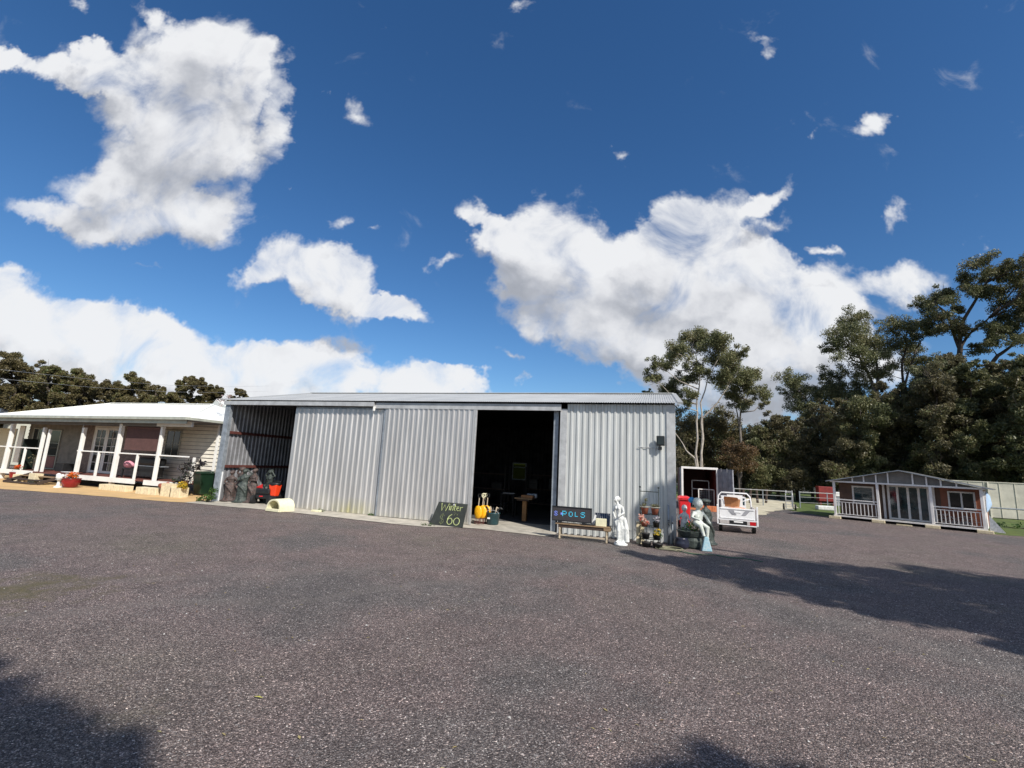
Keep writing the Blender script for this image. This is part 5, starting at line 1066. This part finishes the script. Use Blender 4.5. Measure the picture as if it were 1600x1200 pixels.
# ------------------------------------------------------------ right corner group
t = thing('fountain_bowl', 'wide dark green basket bowl under the white child statues', 'planter', (.95, 14.65, 0))
MB().lathe([(.26,0),(.30,.05),(.32,.22),(.30,.30),(.34,.34),(.38,.42),(.40,.47),(.36,.48),(.30,.44)], 26, fold=.02, fk=12).build('bowl', M['bronzeg'], t, rough=.008)
v, f = leafcloud([(-.1,0,.5),(.12,0,.5),(0,.1,.55),(-.05,-.1,.62)], [.18,.18,.2,.16], 90, .06, 3); npmesh('plants', v, f, M['leaf_green'], t)
t = thing('child_statue', 'cream statue of a child sitting on the rim of the dark green bowl', 'statue', (1.12, 14.55, .47), R(35))
b = MB(); b.ell((0,0,.36),(.12,.09,.17)); b.ell((0,0,.20),(.12,.11,.10)); b.tube([(0,0,.48),(0,-.01,.58)], .045, 8); b.ell((0,-.02,.66),(.105,.11,.125)); b.ell((0,.02,.70),(.12,.12,.11)); b.ell((0,-.125,.65),(.016,.02,.02),6)
b.tube([(.10,0,.46),(.19,-.06,.34),(.17,-.18,.24)], [.04,.034,.026], 8); b.tube([(-.10,0,.46),(-.20,-.04,.34),(-.13,-.17,.30)], [.04,.034,.026], 8); b.ell((.17,-.19,.23),.03,6); b.ell((-.12,-.18,.30),.03,6)
b.tube([(.06,-.03,.18),(.09,-.20,.12),(.09,-.18,-.10),(.09,-.21,-.16)], [.065,.055,.038,.03], 8); b.tube([(-.06,-.03,.18),(-.10,-.2,.16),(-.04,-.22,-.04),(-.04,-.25,-.08)], [.065,.055,.038,.03], 8)
b.build('figure', M['plasterg'], t, remesh=.010)
MB().ell((-.10,.09,.74),(.085,.06,.075)).build('blue_cap', mat('sky_blue_cap',(.06,.30,.55),.6,0,.2,12), t, smooth=True); t.scale = (1.22,1.22,1.15)
t = thing('kneeling_statue', 'smaller white statue half hidden behind the shed corner beside the child statue', 'statue', (.78, 14.95, .42), R(-30))
b = MB(); b.ell((0,0,.18),(.12,.12,.2)); b.ell((0,0,.40),(.10,.08,.14)); b.tube([(0,0,.5),(0,0,.58)], .04, 8); b.ell((0,-.01,.64),(.08,.09,.10)); b.tube([(.09,0,.46),(.17,-.08,.34),(.26,-.16,.30)], [.035,.03,.025], 8); b.tube([(-.09,0,.46),(-.14,-.1,.34),(-.04,-.16,.3)], [.035,.03,.025], 8)
b.tube([(.05,0,.12),(.2,-.16,.1),(.22,-.12,-.2)], [.07,.06,.04], 8); b.build('figure', M['plaster'], t, remesh=.010)
t = thing('stone_pedestal', 'rough round stone pedestal under the smaller white statue', 'pedestal', (.78,14.95,0)); MB().lathe([(.16,0),(.15,.1),(.12,.2),(.13,.36),(.15,.40),(.15,.418)], 18).build('body', M['limestone'], t, rough=.004)
tag(MB().add([(-.14,-.07,0),(.14,-.07,0),(.14,.07,0),(-.14,.07,0),(-.05,-.02,.38),(.05,-.02,.38),(.05,.02,.38),(-.05,.02,.38)], [(0,3,2,1),(4,5,6,7),(0,1,5,4),(1,2,6,5),(2,3,7,6),(3,0,4,7)]).build('pale_blue_sack', mat('pale_blue_sack',(.16,.36,.44),.7,0,.25,16,c2=(.42,.48,.48)), None, bevel=.03, loc=(1.30,14.25,0), rz=R(10)), 'pale blue and white sack leaning at the foot of the dark bowl', 'sack')
t = thing('dark_urn', 'low dark round urn with bluish glaze under the green bowl rim', 'urn', (.66,14.35,0)); MB().lathe([(.15,0),(.2,.06),(.21,.16),(.17,.26),(.18,.28)], 20).build('body', mat('blue_black_glaze',(.02,.022,.04),.3,0,.3,9), t, smooth=True)
bin_('red_wheelie_bin', 'bright red wheelie bin behind the child statues at the shed corner', (.82, 15.75, .42), M['binR'], .94, .34, R(4))
tag(MB().box(-.21,-.21,0,.21,.21,.03).box(-.19,-.19,.03,.19,.19,.418).build('black_box', M['binK'], None, bevel=.01, loc=(.82,15.75,0)), 'black box under the bright red wheelie bin', 'box')
p = G(1100,838)
t = thing('bronze_statue', 'tall green black draped statue standing right of the child statues', 'statue', (1.48, 15.7, 0), R(30)); lady(1.28, 12, [(-1.2,-.1,4.8,-.2,-.9,4.4),(1.2,0,4.7,.6,-.8,4.2)], lean=-.5).build('figure', M['bronzeg'], t, remesh=.018, rough=.006)
MB().ell((-.06,.0,1.26),(.17,.13,.07)).build('sun_hat', M['bronzeg'], t, smooth=True)
tag(MB().tube([(0,0,0),(.02,0,.3),(-.02,.0,.55)], [.028,.02,.012], 7).build('stone_heron', M['plasterg'], None, smooth=True, loc=(1.36,14.75,0)), 'thin pale green post shaped ornament beside the dark bowl', 'ornament')
# ------------------------------------------------------------ cargo trike
U = thing('cargo_truck', 'small white cargo truck with a low tray and tube hoop parked facing away', 'cargo vehicle', (2.83, 19.25, 0), R(-5))
kb = MB().box(-.60,.02,.42,.60,1.75,.47); kb.build('tray_floor', M['kei'], U)
MB().box(-.60,0,.48,.60,.03,.88).build('tailgate', M['kei'], U, bevel=.008)
MB().add([(-.30,-.012,.80),(-.12,-.012,.80),(-.02,-.012,.64),(-.16,-.012,.64)], [(0,1,2,3)]).add([(.14,-.012,.64),(.02+.26,-.012,.64),(.42,-.012,.80),(.26,-.012,.80)], [(0,1,2,3)]).build('tailgate_recess', M['contg'], U)
MB().box(-.56,-.02,.83,.56,-.004,.87).box(-.56,-.02,.50,.56,-.004,.53).box(-.10,-.015,.72,.12,-.004,.76).build('tailgate_rib', M['kei'], U, bevel=.006)
for s in (-1,1): MB().box(s*.635-.015,0,.48,s*.635+.015,1.75,.88).build('side_panel', M['kei'], U, bevel=.008); MB().box(s*.655-.03,-.03,.28,s*.655+.03,.03,.98).build('corner_post', M['kei'], U, bevel=.01)
MB().box(-.625,-.05,.26,.625,-.02,.30).box(-.625,-.05,.44,.625,-.02,.475).build('bumper', M['kei'], U, bevel=.006)
MB().box(-.27,-.03,.30,.30,.02,.44).build('bumper_recess', M['binK'], U)
MB().box(-.60,-.055,.31,-.28,-.022,.435).build('tail_light', M['clearlens'], U, bevel=.005); MB().box(.31,-.055,.31,.40,-.022,.435).build('tail_light', M['clearlens'], U, bevel=.005); MB().box(.402,-.055,.31,.60,-.022,.435).build('tail_light', M['redlens'], U, bevel=.005)
MB().box(-.12,-.04,.375,.18,-.032,.425).build('number_plate', M['whitebox'], U)
MB().tube([(-.60,1.70,.47),(-.60,1.70,1.05),(-.57,1.70,1.25),(-.46,1.70,1.37),(.46,1.70,1.37),(.57,1.70,1.25),(.60,1.70,1.05),(.60,1.70,.47)], .03, 10).tube([(-.6,1.7,1.12),(-.42,1.7,1.08),(-.36,1.7,.9)], .022, 8).tube([(.60,1.7,1.18),(.12,1.7,.98)], .022, 8).build('hoop_rail', M['kei'], U, smooth=True)
for s in (-1,1):
    w = MB().tube([(s*.50,.42,.25),(s*.62,.42,.25)], .25, 22).build('wheel', M['black'], U); MB().tube([(s*.49,.42,.25),(s*.63,.42,.25)], .13, 16).build('rim', M['galv'], w)
MB().tube([(-.5,.42,.25),(.5,.42,.25)], .035, 8).box(-.2,.2,.25,.2,1.2,.41).box(.42,.1,.22,.60,.14,.27).build('axle', M['binK'], U)
for s in (-1,1):
    w = MB().tube([(s*.46,2.62,.25),(s*.57,2.62,.25)], .25, 22).build('wheel', M['black'], U); MB().tube([(s*.45,2.62,.25),(s*.58,2.62,.25)], .13, 16).build('rim', M['galv'], w)
MB().box(-.4,2.3,.35,.4,2.7,.6).box(-.4,2.28,.6,.4,2.36,1.05).build('seat', M['cream'], U, bevel=.03)
cb_ = MB().box(-.46,2.15,.30,.46,2.20,.88).box(-.46,2.15,.88,-.12,2.20,1.16).box(.41,2.15,.88,.46,2.20,1.16).box(-.46,2.15,1.16,.46,3.0,1.20).box(-.46,2.2,.30,-.43,3.0,.88).box(.43,2.2,.30,.46,3.0,.88).box(-.46,2.95,.30,.46,3.0,.88)
for s in (-1,1): cb_.box(s*.445-.015,2.94,.88,s*.445+.015,3.0,1.16)
cb_.build('cab', M['kei'], U, bevel=.012); MB().box(-.12,2.165,.88,.41,2.185,1.16).build('rear_window', M['tealglass'], U); MB().box(-.42,2.96,.88,.42,2.98,1.16).build('windscreen', M['tealglass'], U); MB().tube([(.25+.13*math.cos(a), 2.82, .98+.13*math.sin(a)) for a in [math.pi*i/8 for i in range(17)]], .014, 6).build('steering_wheel', M['binK'], U)
UM = Matrix.Translation(U.location) @ Matrix.Rotation(U.rotation_euler.z, 4, 'Z')
def onU(x, y, z): return tuple(UM @ Vector((x, y, z)))
t = thing('cardboard_box', 'brown cardboard box tilted on the load of the white cargo truck', 'box', onU(-.12,.95,.86), R(-18)); MB().add([(-.22,-.15,0),(.22,-.15,.02),(.24,.15,.02),(-.2,.15,0),(-.26,-.17,.32),(.27,-.17,.30),(.28,.17,.30),(-.24,.17,.32)], [(0,3,2,1),(4,5,6,7),(0,1,5,4),(1,2,6,5),(2,3,7,6),(3,0,4,7)]).build('carton', M['cardbox'], t)
MB().add([(-.26,-.17,.32),(.27,-.17,.30),(.25,-.28,.38),(-.22,-.28,.40)], [(0,1,2,3)]).build('flap', M['cardbox'], t)
b = MB(); rr = random.Random(8)
t = tag(MB().ell((0,0,0),(.46,.55,.20)).ell((.1,-.1,.06),(.36,.36,.16)).build('orange_load', mat('orange_netting',(.62,.22,.10),.8,0,.35,14,c2=(.55,.40,.30)), None, remesh=.03, rough=.02, loc=onU(-.02,.72,.68)), 'orange sacking heaped in the tray of the white cargo truck', 'load')
tag(MB().box(-.28,-.03,0,.28,.03,.46).build('white_board', M['whitebox'], None, loc=onU(.02,1.55,.84), rz=R(-5)), 'white board standing behind the cardboard box on the cargo truck', 'board')
# ------------------------------------------------------------ container
cx0, cy0 = 1.44, 29.5
K = thing('shipping_container', 'open shipping container with red brown side and grey door swung out', 'shipping container', (cx0+.95, cy0, 0), 0)
B(MB().sheet(.0, 6.0, .28, [(0,0),(.35,0),(.5,-.04),(.85,-.04)], (cx0, cy0+.05, .12), (0,1,0), (-1,0,0), (0,0,2.2)), 'side_wall', M['cont'], K)
B(MB().sheet(.0, 6.0, .28, [(0,0),(.35,0),(.5,-.04),(.85,-.04)], (cx0+1.9, cy0+.05, .12), (0,1,0), (1,0,0), (0,0,2.2)), 'side_wall', M['cont'], K)
B(MB().box(cx0,cy0+6.0,.1,cx0+1.9,cy0+6.06,2.35), 'back_wall', M['cont'], K); B(MB().box(cx0-.05,cy0+.02,2.33,cx0+1.95,cy0+6.05,2.38), 'roof', M['cont'], K); B(MB().box(cx0,cy0+.05,.05,cx0+1.9,cy0+6,.12), 'floor', M['woodd'], K)
B(MB().box(cx0-.05,cy0-.06,.0,cx0+.06,cy0+.04,2.32).box(cx0-.05,cy0-.06,2.32,cx0+1.95,cy0+.04,2.44).box(cx0+1.85,cy0-.06,0,cx0+1.95,cy0+.04,2.32), 'door_frame', M['cabinwh'], K, bevel=.01)
B(MB().box(cx0+.06,cy0-.06,.0,cx0+1.85,cy0+.04,.10), 'sill', M['orange'], K)
dr = MB().box(0,0,.1,1.0,.05,2.36); 
for z in (.12,.72,1.3,1.62,2.3): dr.box(0,-.02,z,1.0,0,z+.05)
dr.box(0,-.02,.1,.05,0,2.36).box(.95,-.02,.1,1.0,0,2.36)
for z0 in (.8,1.4): dr.box(.2,-.03,z0,.3,0,z0+.2).box(.6,-.03,z0,.7,0,z0+.2)
for x in (.25,.65): dr.tube([(x,-.04,.08),(x,-.04,2.42)], .015, 6)
q_ = Matrix.Rotation(R(-48), 3, 'Z'); dr.v = [tuple(q_ @ Vector(p) + Vector((1.0, -.07, 0))) for p in dr.v]; dr.build('container_door', M['contg'], K)
dl = MB().box(-.06,0,.1,-.02,.98,2.36); dl.v = [tuple(Vector(p)+Vector((-.98,.0,0))) for p in dl.v]; dl.build('container_door', M['contg'], K)
t = thing('white_cage', 'white framed cage door standing inside the open container', 'cage', (cx0+1.35, cy0+.5, .12)); b = MB()
for x in (-.42,.42): b.box(x-.025,-.02,0,x+.025,.02,1.05)
b.box(-.42,-.02,1.02,.42,.02,1.07).box(-.42,-.02,0,.42,.02,.05)
b.build('frame', M['cabinwh'], t); b = MB()
for k in range(9): b.bar((-.36+.09*k,0,.05),(-.36+.09*k,0,1.02),.008,.008).bar((-.4,.0,.12+.1*k),(.4,.0,.12+.1*k),.008,.008)
b.build('mesh', M['galvd'], t)
t = thing('steel_gate', 'grey metal gate frame stacked behind the white cage in the container', 'frame', (cx0+1.1, cy0+1.3, .12)); MB().box(-.5,0,0,-.45,.04,1.55).box(.45,0,0,.5,.04,1.55).box(-.5,0,1.5,.5,.04,1.55).box(-.5,0,1.0,.5,.04,1.05).build('bars', M['galv'], t)
t = thing('brick_pallet', 'orange bricks stacked low in front of the container sill', 'brick stack', (cx0+1.25, cy0-.5, 0))
b = MB(); rr = random.Random(3)
for i in range(4):
    for j in range(4): b.box(-.50+.26*i, -.15, .075*j, -.26+.26*i, .05, .075*j+.068)
b.build('bricks', M['orange'], t, bevel=.004)
# ------------------------------------------------------------ fences, trolley, things on the lawn
def wire_fence(p, q, n, h, label):
    t = thing('wire_fence', label, 'fence', p); d = Vector(q)-Vector(p)
    for i in range(n+1): o = d*(i/n); MB().tube([(o.x,o.y,0),(o.x,o.y,h)], .035, 6).build('fence_post', M['galvd'], t)
    for z in (h-.05, h*.66, h*.33): MB().tube([(0,0,z),(d.x,d.y,z)], .012 if z < h-.1 else .025, 5).build('fence_wire', M['galv'], t)
a, c = G(1142,789), G(1304,793)
wire_fence(Vector((3.5,37.6,0)), Vector((9.3,38.6,0)), 3, 1.15, 'low wire fence between the container and the lawn'); wire_fence(Vector((9.8,38.6,0)), Vector((17.5,41.5,0)), 4, 1.15, 'wire fence with pale top rail running behind the little cabin')
for i, (x, y) in enumerate(((1172,786),(1184,786),(1197,786),(1163,786))):
    p = G(x, y); o = tag(MB().tube([(0,0,0),(random.Random(i).uniform(-.1,.1),0,1.1)], .09, 8).build('timber_post', M['woodd'], None, rough=.02, loc=p), ['second dark post right of the cargo truck on the lawn','third dark post right of the cargo truck on the lawn','rightmost dark post of the group on the lawn','leftmost dark post of the group on the lawn'][i], 'post', 'dark posts on the lawn')
p = G(1234,797); t = thing('hand_trolley', 'grey two wheeled trolley standing at the edge of the pale path', 'trolley', p, R(-15))
for s in (-1,1):
    MB().tube([(s*.2,0,.1),(s*.2,.05,.9),(s*.17,.12,1.25)], .028, 7).build('side_tube', M['galv'], t, smooth=True); w = MB().tube([(s*.28,.05,.2),(s*.38,.05,.2)], .2, 16).build('wheel', M['black'], t); MB().tube([(s*.27,.05,.2),(s*.39,.05,.2)], .08, 12).build('rim', M['galv'], w)
b = MB()
for z in (.35,.6,.85,1.1): b.tube([(-.2,.04,z),(.2,.04,z)], .02, 6)
b.box(-.25,-.3,.06,.25,.0,.09).build('rungs_and_plate', M['galv'], t)
p = G(1291,789); t = thing('red_bin_box', 'dark red metal box on the lawn beyond the cabin', 'metal box', p); MB().box(-.6,-.4,.3,.6,.4,1.5).build('body', M['redpaint'], t, bevel=.03); MB().box(-.5,-.3,0,-.4,.3,.3).box(.4,-.3,0,.5,.3,.3).build('leg', M['redpaint'], t)
p = G(1292,797); tag(MB().box(-.62,-.35,0,.5,.35,.28).build('white_slab', M['plaster'], None, bevel=.05, loc=p), 'white slab lying on the grass left of the cabin', 'slab')
p = G(1308,790); t = thing('white_crate', 'white crate on a stand behind the left post of the cabin', 'crate', p); MB().box(-.28,-.2,.75,.28,.2,1.1).build('box', M['whitebox'], t, bevel=.02); MB().box(-.2,-.15,0,.2,.15,.75).build('stand', M['galvd'], t)
# ------------------------------------------------------------ cabin
CA = thing('garden_cabin', 'small dark cabin with gabled veranda and white balustrades on stone blocks', 'cabin', (11.09, 29.44, 0), R(-30))
PX = [-1.92, 0.0, 2.09, 3.86]; BZ, FZ = 2.02, .21
for x in PX: MB().box(x-.055,-.055,FZ,x+.055,.055,BZ-.05).build('veranda_post', M['cabinwh'], CA, bevel=.006)
MB().box(-2.1,-.06,BZ-.05,4.0,.04,BZ+.03).build('veranda_beam', M['cabinwh'], CA)
MB().box(-2.0,-.07,.135,3.95,.0,FZ).build('deck_edge', M['cabinwh'], CA); MB().box(-1.9,.35,0,3.85,.4,.13).build('underfloor_dark', M['darkin'], CA); MB().box(-1.98,.0,.135,3.93,1.0,.19).build('deck', M['cabinbrn'], CA)  # near-black sheet behind the gaps between the footing blocks
b = MB()
RX, RZ, EL, ER, EZ = .96, 2.74, -2.25, 4.25, 2.02
for y0, y1 in ((-.22, 4.2),):
    b.add([(EL,y0,EZ),(RX,y0,RZ),(ER,y0,EZ),(EL,y1,EZ),(RX,y1,RZ),(ER,y1,EZ),(EL,y0,EZ-.04),(RX,y0,RZ-.05),(ER,y0,EZ-.04),(EL,y1,EZ-.04),(RX,y1,RZ-.05),(ER,y1,EZ-.04)],
      [(0,1,4,3),(1,2,5,4),(6,9,10,7),(7,10,11,8),(0,6,7,1),(1,7,8,2),(3,4,10,9),(4,5,11,10),(0,3,9,6),(2,8,11,5)])
b.build('roof', M['cabinroof'], CA)
b = MB()
for x in (-1.05,-.55,-.02,.48,1.46,1.98,2.50,3.05):
    z = RZ - (RZ-EZ)*abs(x-RX)/((RX-EL) if x < RX else (ER-RX)) - .05
    b.box(x-.03,-.05,BZ+.03,x+.03,.0,z)
b.build('gable_stud', M['cabinwh'], CA)
b = MB().bar((EL,-.235,EZ-.02),(RX,-.235,RZ-.02),.012,.04).bar((ER,-.235,EZ-.02),(RX,-.235,RZ-.02),.012,.04); b.build('barge_trim', M['galvd'], CA)
MB().add([(-1.9,.06,BZ+.03),(3.85,.06,BZ+.03),(RX,.06,RZ-.07)], [(0,1,2)]).build('gable_wall', mat('grey_brown_gable_sheet',(.20,.185,.165),.7,0,.15,4), CA)
MB().box(-1.90,1.0,.15,-.02,1.06,BZ).build('front_wall', M['cabinbrn'], CA); MB().box(2.35,1.0,.15,3.86,1.06,BZ).build('front_wall', M['cabinred'], CA); MB().box(-.02,1.03,.15,2.35,1.09,BZ).build('front_wall', M['cabinbrn'], CA)
MB().box(3.82,1.06,.15,3.88,4.0,BZ).box(-1.92,1.06,.15,-1.86,4.0,BZ).box(-1.86,3.94,.15,3.82,4.0,BZ).build('side_wall', M['cabinred'], CA)
def cwin(nm, x0, x1, z0, z1, nx, y=1.0, fr=.08, gl='tealglass'):
    o = MB().box(x0,y-.05,z0,x0+fr,y-.003,z1).box(x1-fr,y-.05,z0,x1,y-.003,z1).box(x0+fr,y-.05,z1-fr,x1-fr,y-.003,z1).box(x0+fr,y-.05,z0,x1-fr,y-.003,z0+fr)
    for i in range(1, nx): x = x0+(x1-x0)*i/nx; o.box(x-fr*.5,y-.048,z0+fr,x+fr*.5,y-.006,z1-fr)
    o = o.build(nm, M['cabinwh'], CA, bevel=.004); MB().box(x0+fr,y-.03,z0+fr,x1-fr,y-.02,z1-fr).build('glass_pane', M[gl], o); return o
cwin('window', -1.3, -.32, .85, 1.82, 1); cwin('sliding_door', .25, 1.95, .18, 1.98, 4, fr=.10); cwin('window', 2.62, 3.6, .95, 1.82, 2, fr=.07, gl='glass')
for x in (.05,2.05): MB().box(x,.93,.19,x+.1,.99,BZ-.02).build('door_post', M['cabinwh'], CA)
for i, (x0, x1) in enumerate(((-1.86,-.06),(2.15,3.80))):
    MB().box(x0,-.03,1.02,x1,.03,1.075).build('hand_rail', M['cabinwh'], CA); MB().box(x0,-.02,.90,x1,.02,.93).box(x0,-.02,.27,x1,.02,.30).build('balustrade_rail', M['cabinwh'], CA)
    n = 11
    for k in range(n): x = x0 + (x1-x0)*(k+.6)/n; MB().box(x-.016,-.016,.30,x+.016,.016,.90).build('baluster', M['cabinwh'], CA)
MB().box(3.80,.0,FZ,3.95,.9,1.9).build('end_panel', M['cabinwh'], CA)
b = MB().add([(3.97,.1,.95),(4.02,.8,1.0),(4.12,.75,1.7),(4.0,.2,1.9),(4.16,.4,1.3)], [(0,1,4),(1,2,4),(2,3,4),(3,0,4)]); b.build('blue_tarp', M['bluetarp'], CA)
MB().add([(4.0,-.05,.12),(4.5,-.1,.10),(4.02,0,.85)], [(0,1,2)]).add([(4.0,-.06,.12),(4.5,-.11,.10),(4.02,-.01,.85)], [(0,2,1)]).build('corner_brace', M['plaster'], CA)
for x, l in ((-1.95,'left end'),(-.05,'second veranda post'),(2.05,'third veranda post'),(3.85,'right end')):
    q = Matrix.Rotation(R(-30),3,'Z') @ Vector((x, -.02, 0)); tag(MB().box(-.27,-.14,0,.27,.16,.133).build('footing_block', M['limestone'], None, bevel=.01, loc=(11.09+q.x, 29.44+q.y, 0), rz=R(-30)), f'cream footing block under the {l} of the cabin', 'stone block', 'blocks under the little cabin')
q = Matrix.Rotation(R(-30),3,'Z') @ Vector((1.0,-.25,0)); tag(MB().box(-.3,-.05,0,.3,.05,.05).build('cream_offcut', M['limestone'], None, loc=(11.09+q.x,29.44+q.y,0), rz=R(-30)), 'thin cream strip on the gravel before the cabin doors', 'offcut')
rr = random.Random(4)
t = thing('wicker_pile', 'tangle of pale wire and twigs piled behind the right balustrade', 'scrap pile', tuple(Vector((11.09,29.44,.152)) + Matrix.Rotation(R(-30),3,'Z') @ Vector((2.95,.4,0))), R(-30)); b = MB()
for k in range(60):
    p = Vector((rr.uniform(-.7,.5), rr.uniform(-.2,.25), rr.uniform(.02,.45))); b.tube([p, p+Vector((rr.uniform(-.2,.2), rr.uniform(-.1,.1), rr.uniform(-.12,.15))), p+Vector((rr.uniform(-.3,.3), rr.uniform(-.1,.1), rr.uniform(-.02,.1)))], .009, 4)
b.build('tangle', M['galv'], t)
# cream sheet fence and rail fence on the right
a, c = Vector((17.5,42.6,0)), Vector((46,37.0,0)); t = thing('sheet_fence', 'tall cream metal sheet fence behind the cabin at the right edge', 'fence', a)
d = (c-a).normalized(); n_ = Vector((d.y,-d.x,0)); L_ = (c-a).length
MB().sheet(0, L_, .78, [(0,0),(.94,0),(.955,.03),(.985,.03)], (0,0,.05), d, n_, (0,0,2.38)).build('fence_sheet', M['fencec'], t); MB().bar((0,0,2.46),d*L_+Vector((0,0,2.46)),.07,.06).build('top_rail', M['fencec'], t)
for k in range(13): p = d*(L_*k/12); MB().box(p.x-.04,p.y-.09,0,p.x+.04,p.y-.02,2.45).build('fence_post', M['fencec'], t)
a2, c2_ = Vector((15.2,33.2,0)), Vector((33,29.5,0)); t = thing('rail_fence', 'dark pipe rail with posts on the grass right of the cabin', 'rail fence', a2); d = c2_-a2
MB().tube([(0,0,1.0),(d.x,d.y,1.0)], .04, 7).build('rail', M['galvd'], t)
for k in range(6): p = d*(k/5+.02); MB().box(p.x-.07,p.y-.07,0,p.x+.07,p.y+.07,1.05).build('fence_post', M['woodd'], t)
p = G(1590,826); cloudplant('spiky_plant', 'pale spiky plants on the grass at the right edge of the yard', 'plant', (p.x, p.y, 0), [(0,0,.15,.3),(.6,0,.15,.3),(-.6,.2,.12,.25),(1.2,.2,.2,.3)], M['leaf_green'], .16, 50)
# power lines over the left trees
for i, (y0, y1) in enumerate(((575,603),(590,611))):
    p, _ = D(-40, y0-2, 40); q, _ = D(420, y1, 60); mid = (p+q)/2 - Vector((0,0,.5))
    tag(MB().tube([p, (p+mid)/2-Vector((0,0,.12)), mid, (q+mid)/2-Vector((0,0,.12)), q], .007, 4).build('power_line', M['galv'], None), ['upper','lower'][i] + ' thin power line crossing in front of the left trees', 'power line', 'power lines left of the shed')
# fallen leaf on the gravel
p = G(404,1091); tag(MB().add([(-.05,-.008,.010),(0,-.012,.015),(.05,0,.012),(0,.009,.016)], [(0,1,2,3)]).build('fallen_leaf', M['leafyg'], None, loc=p), 'single yellow green leaf lying on the foreground gravel', 'leaf')
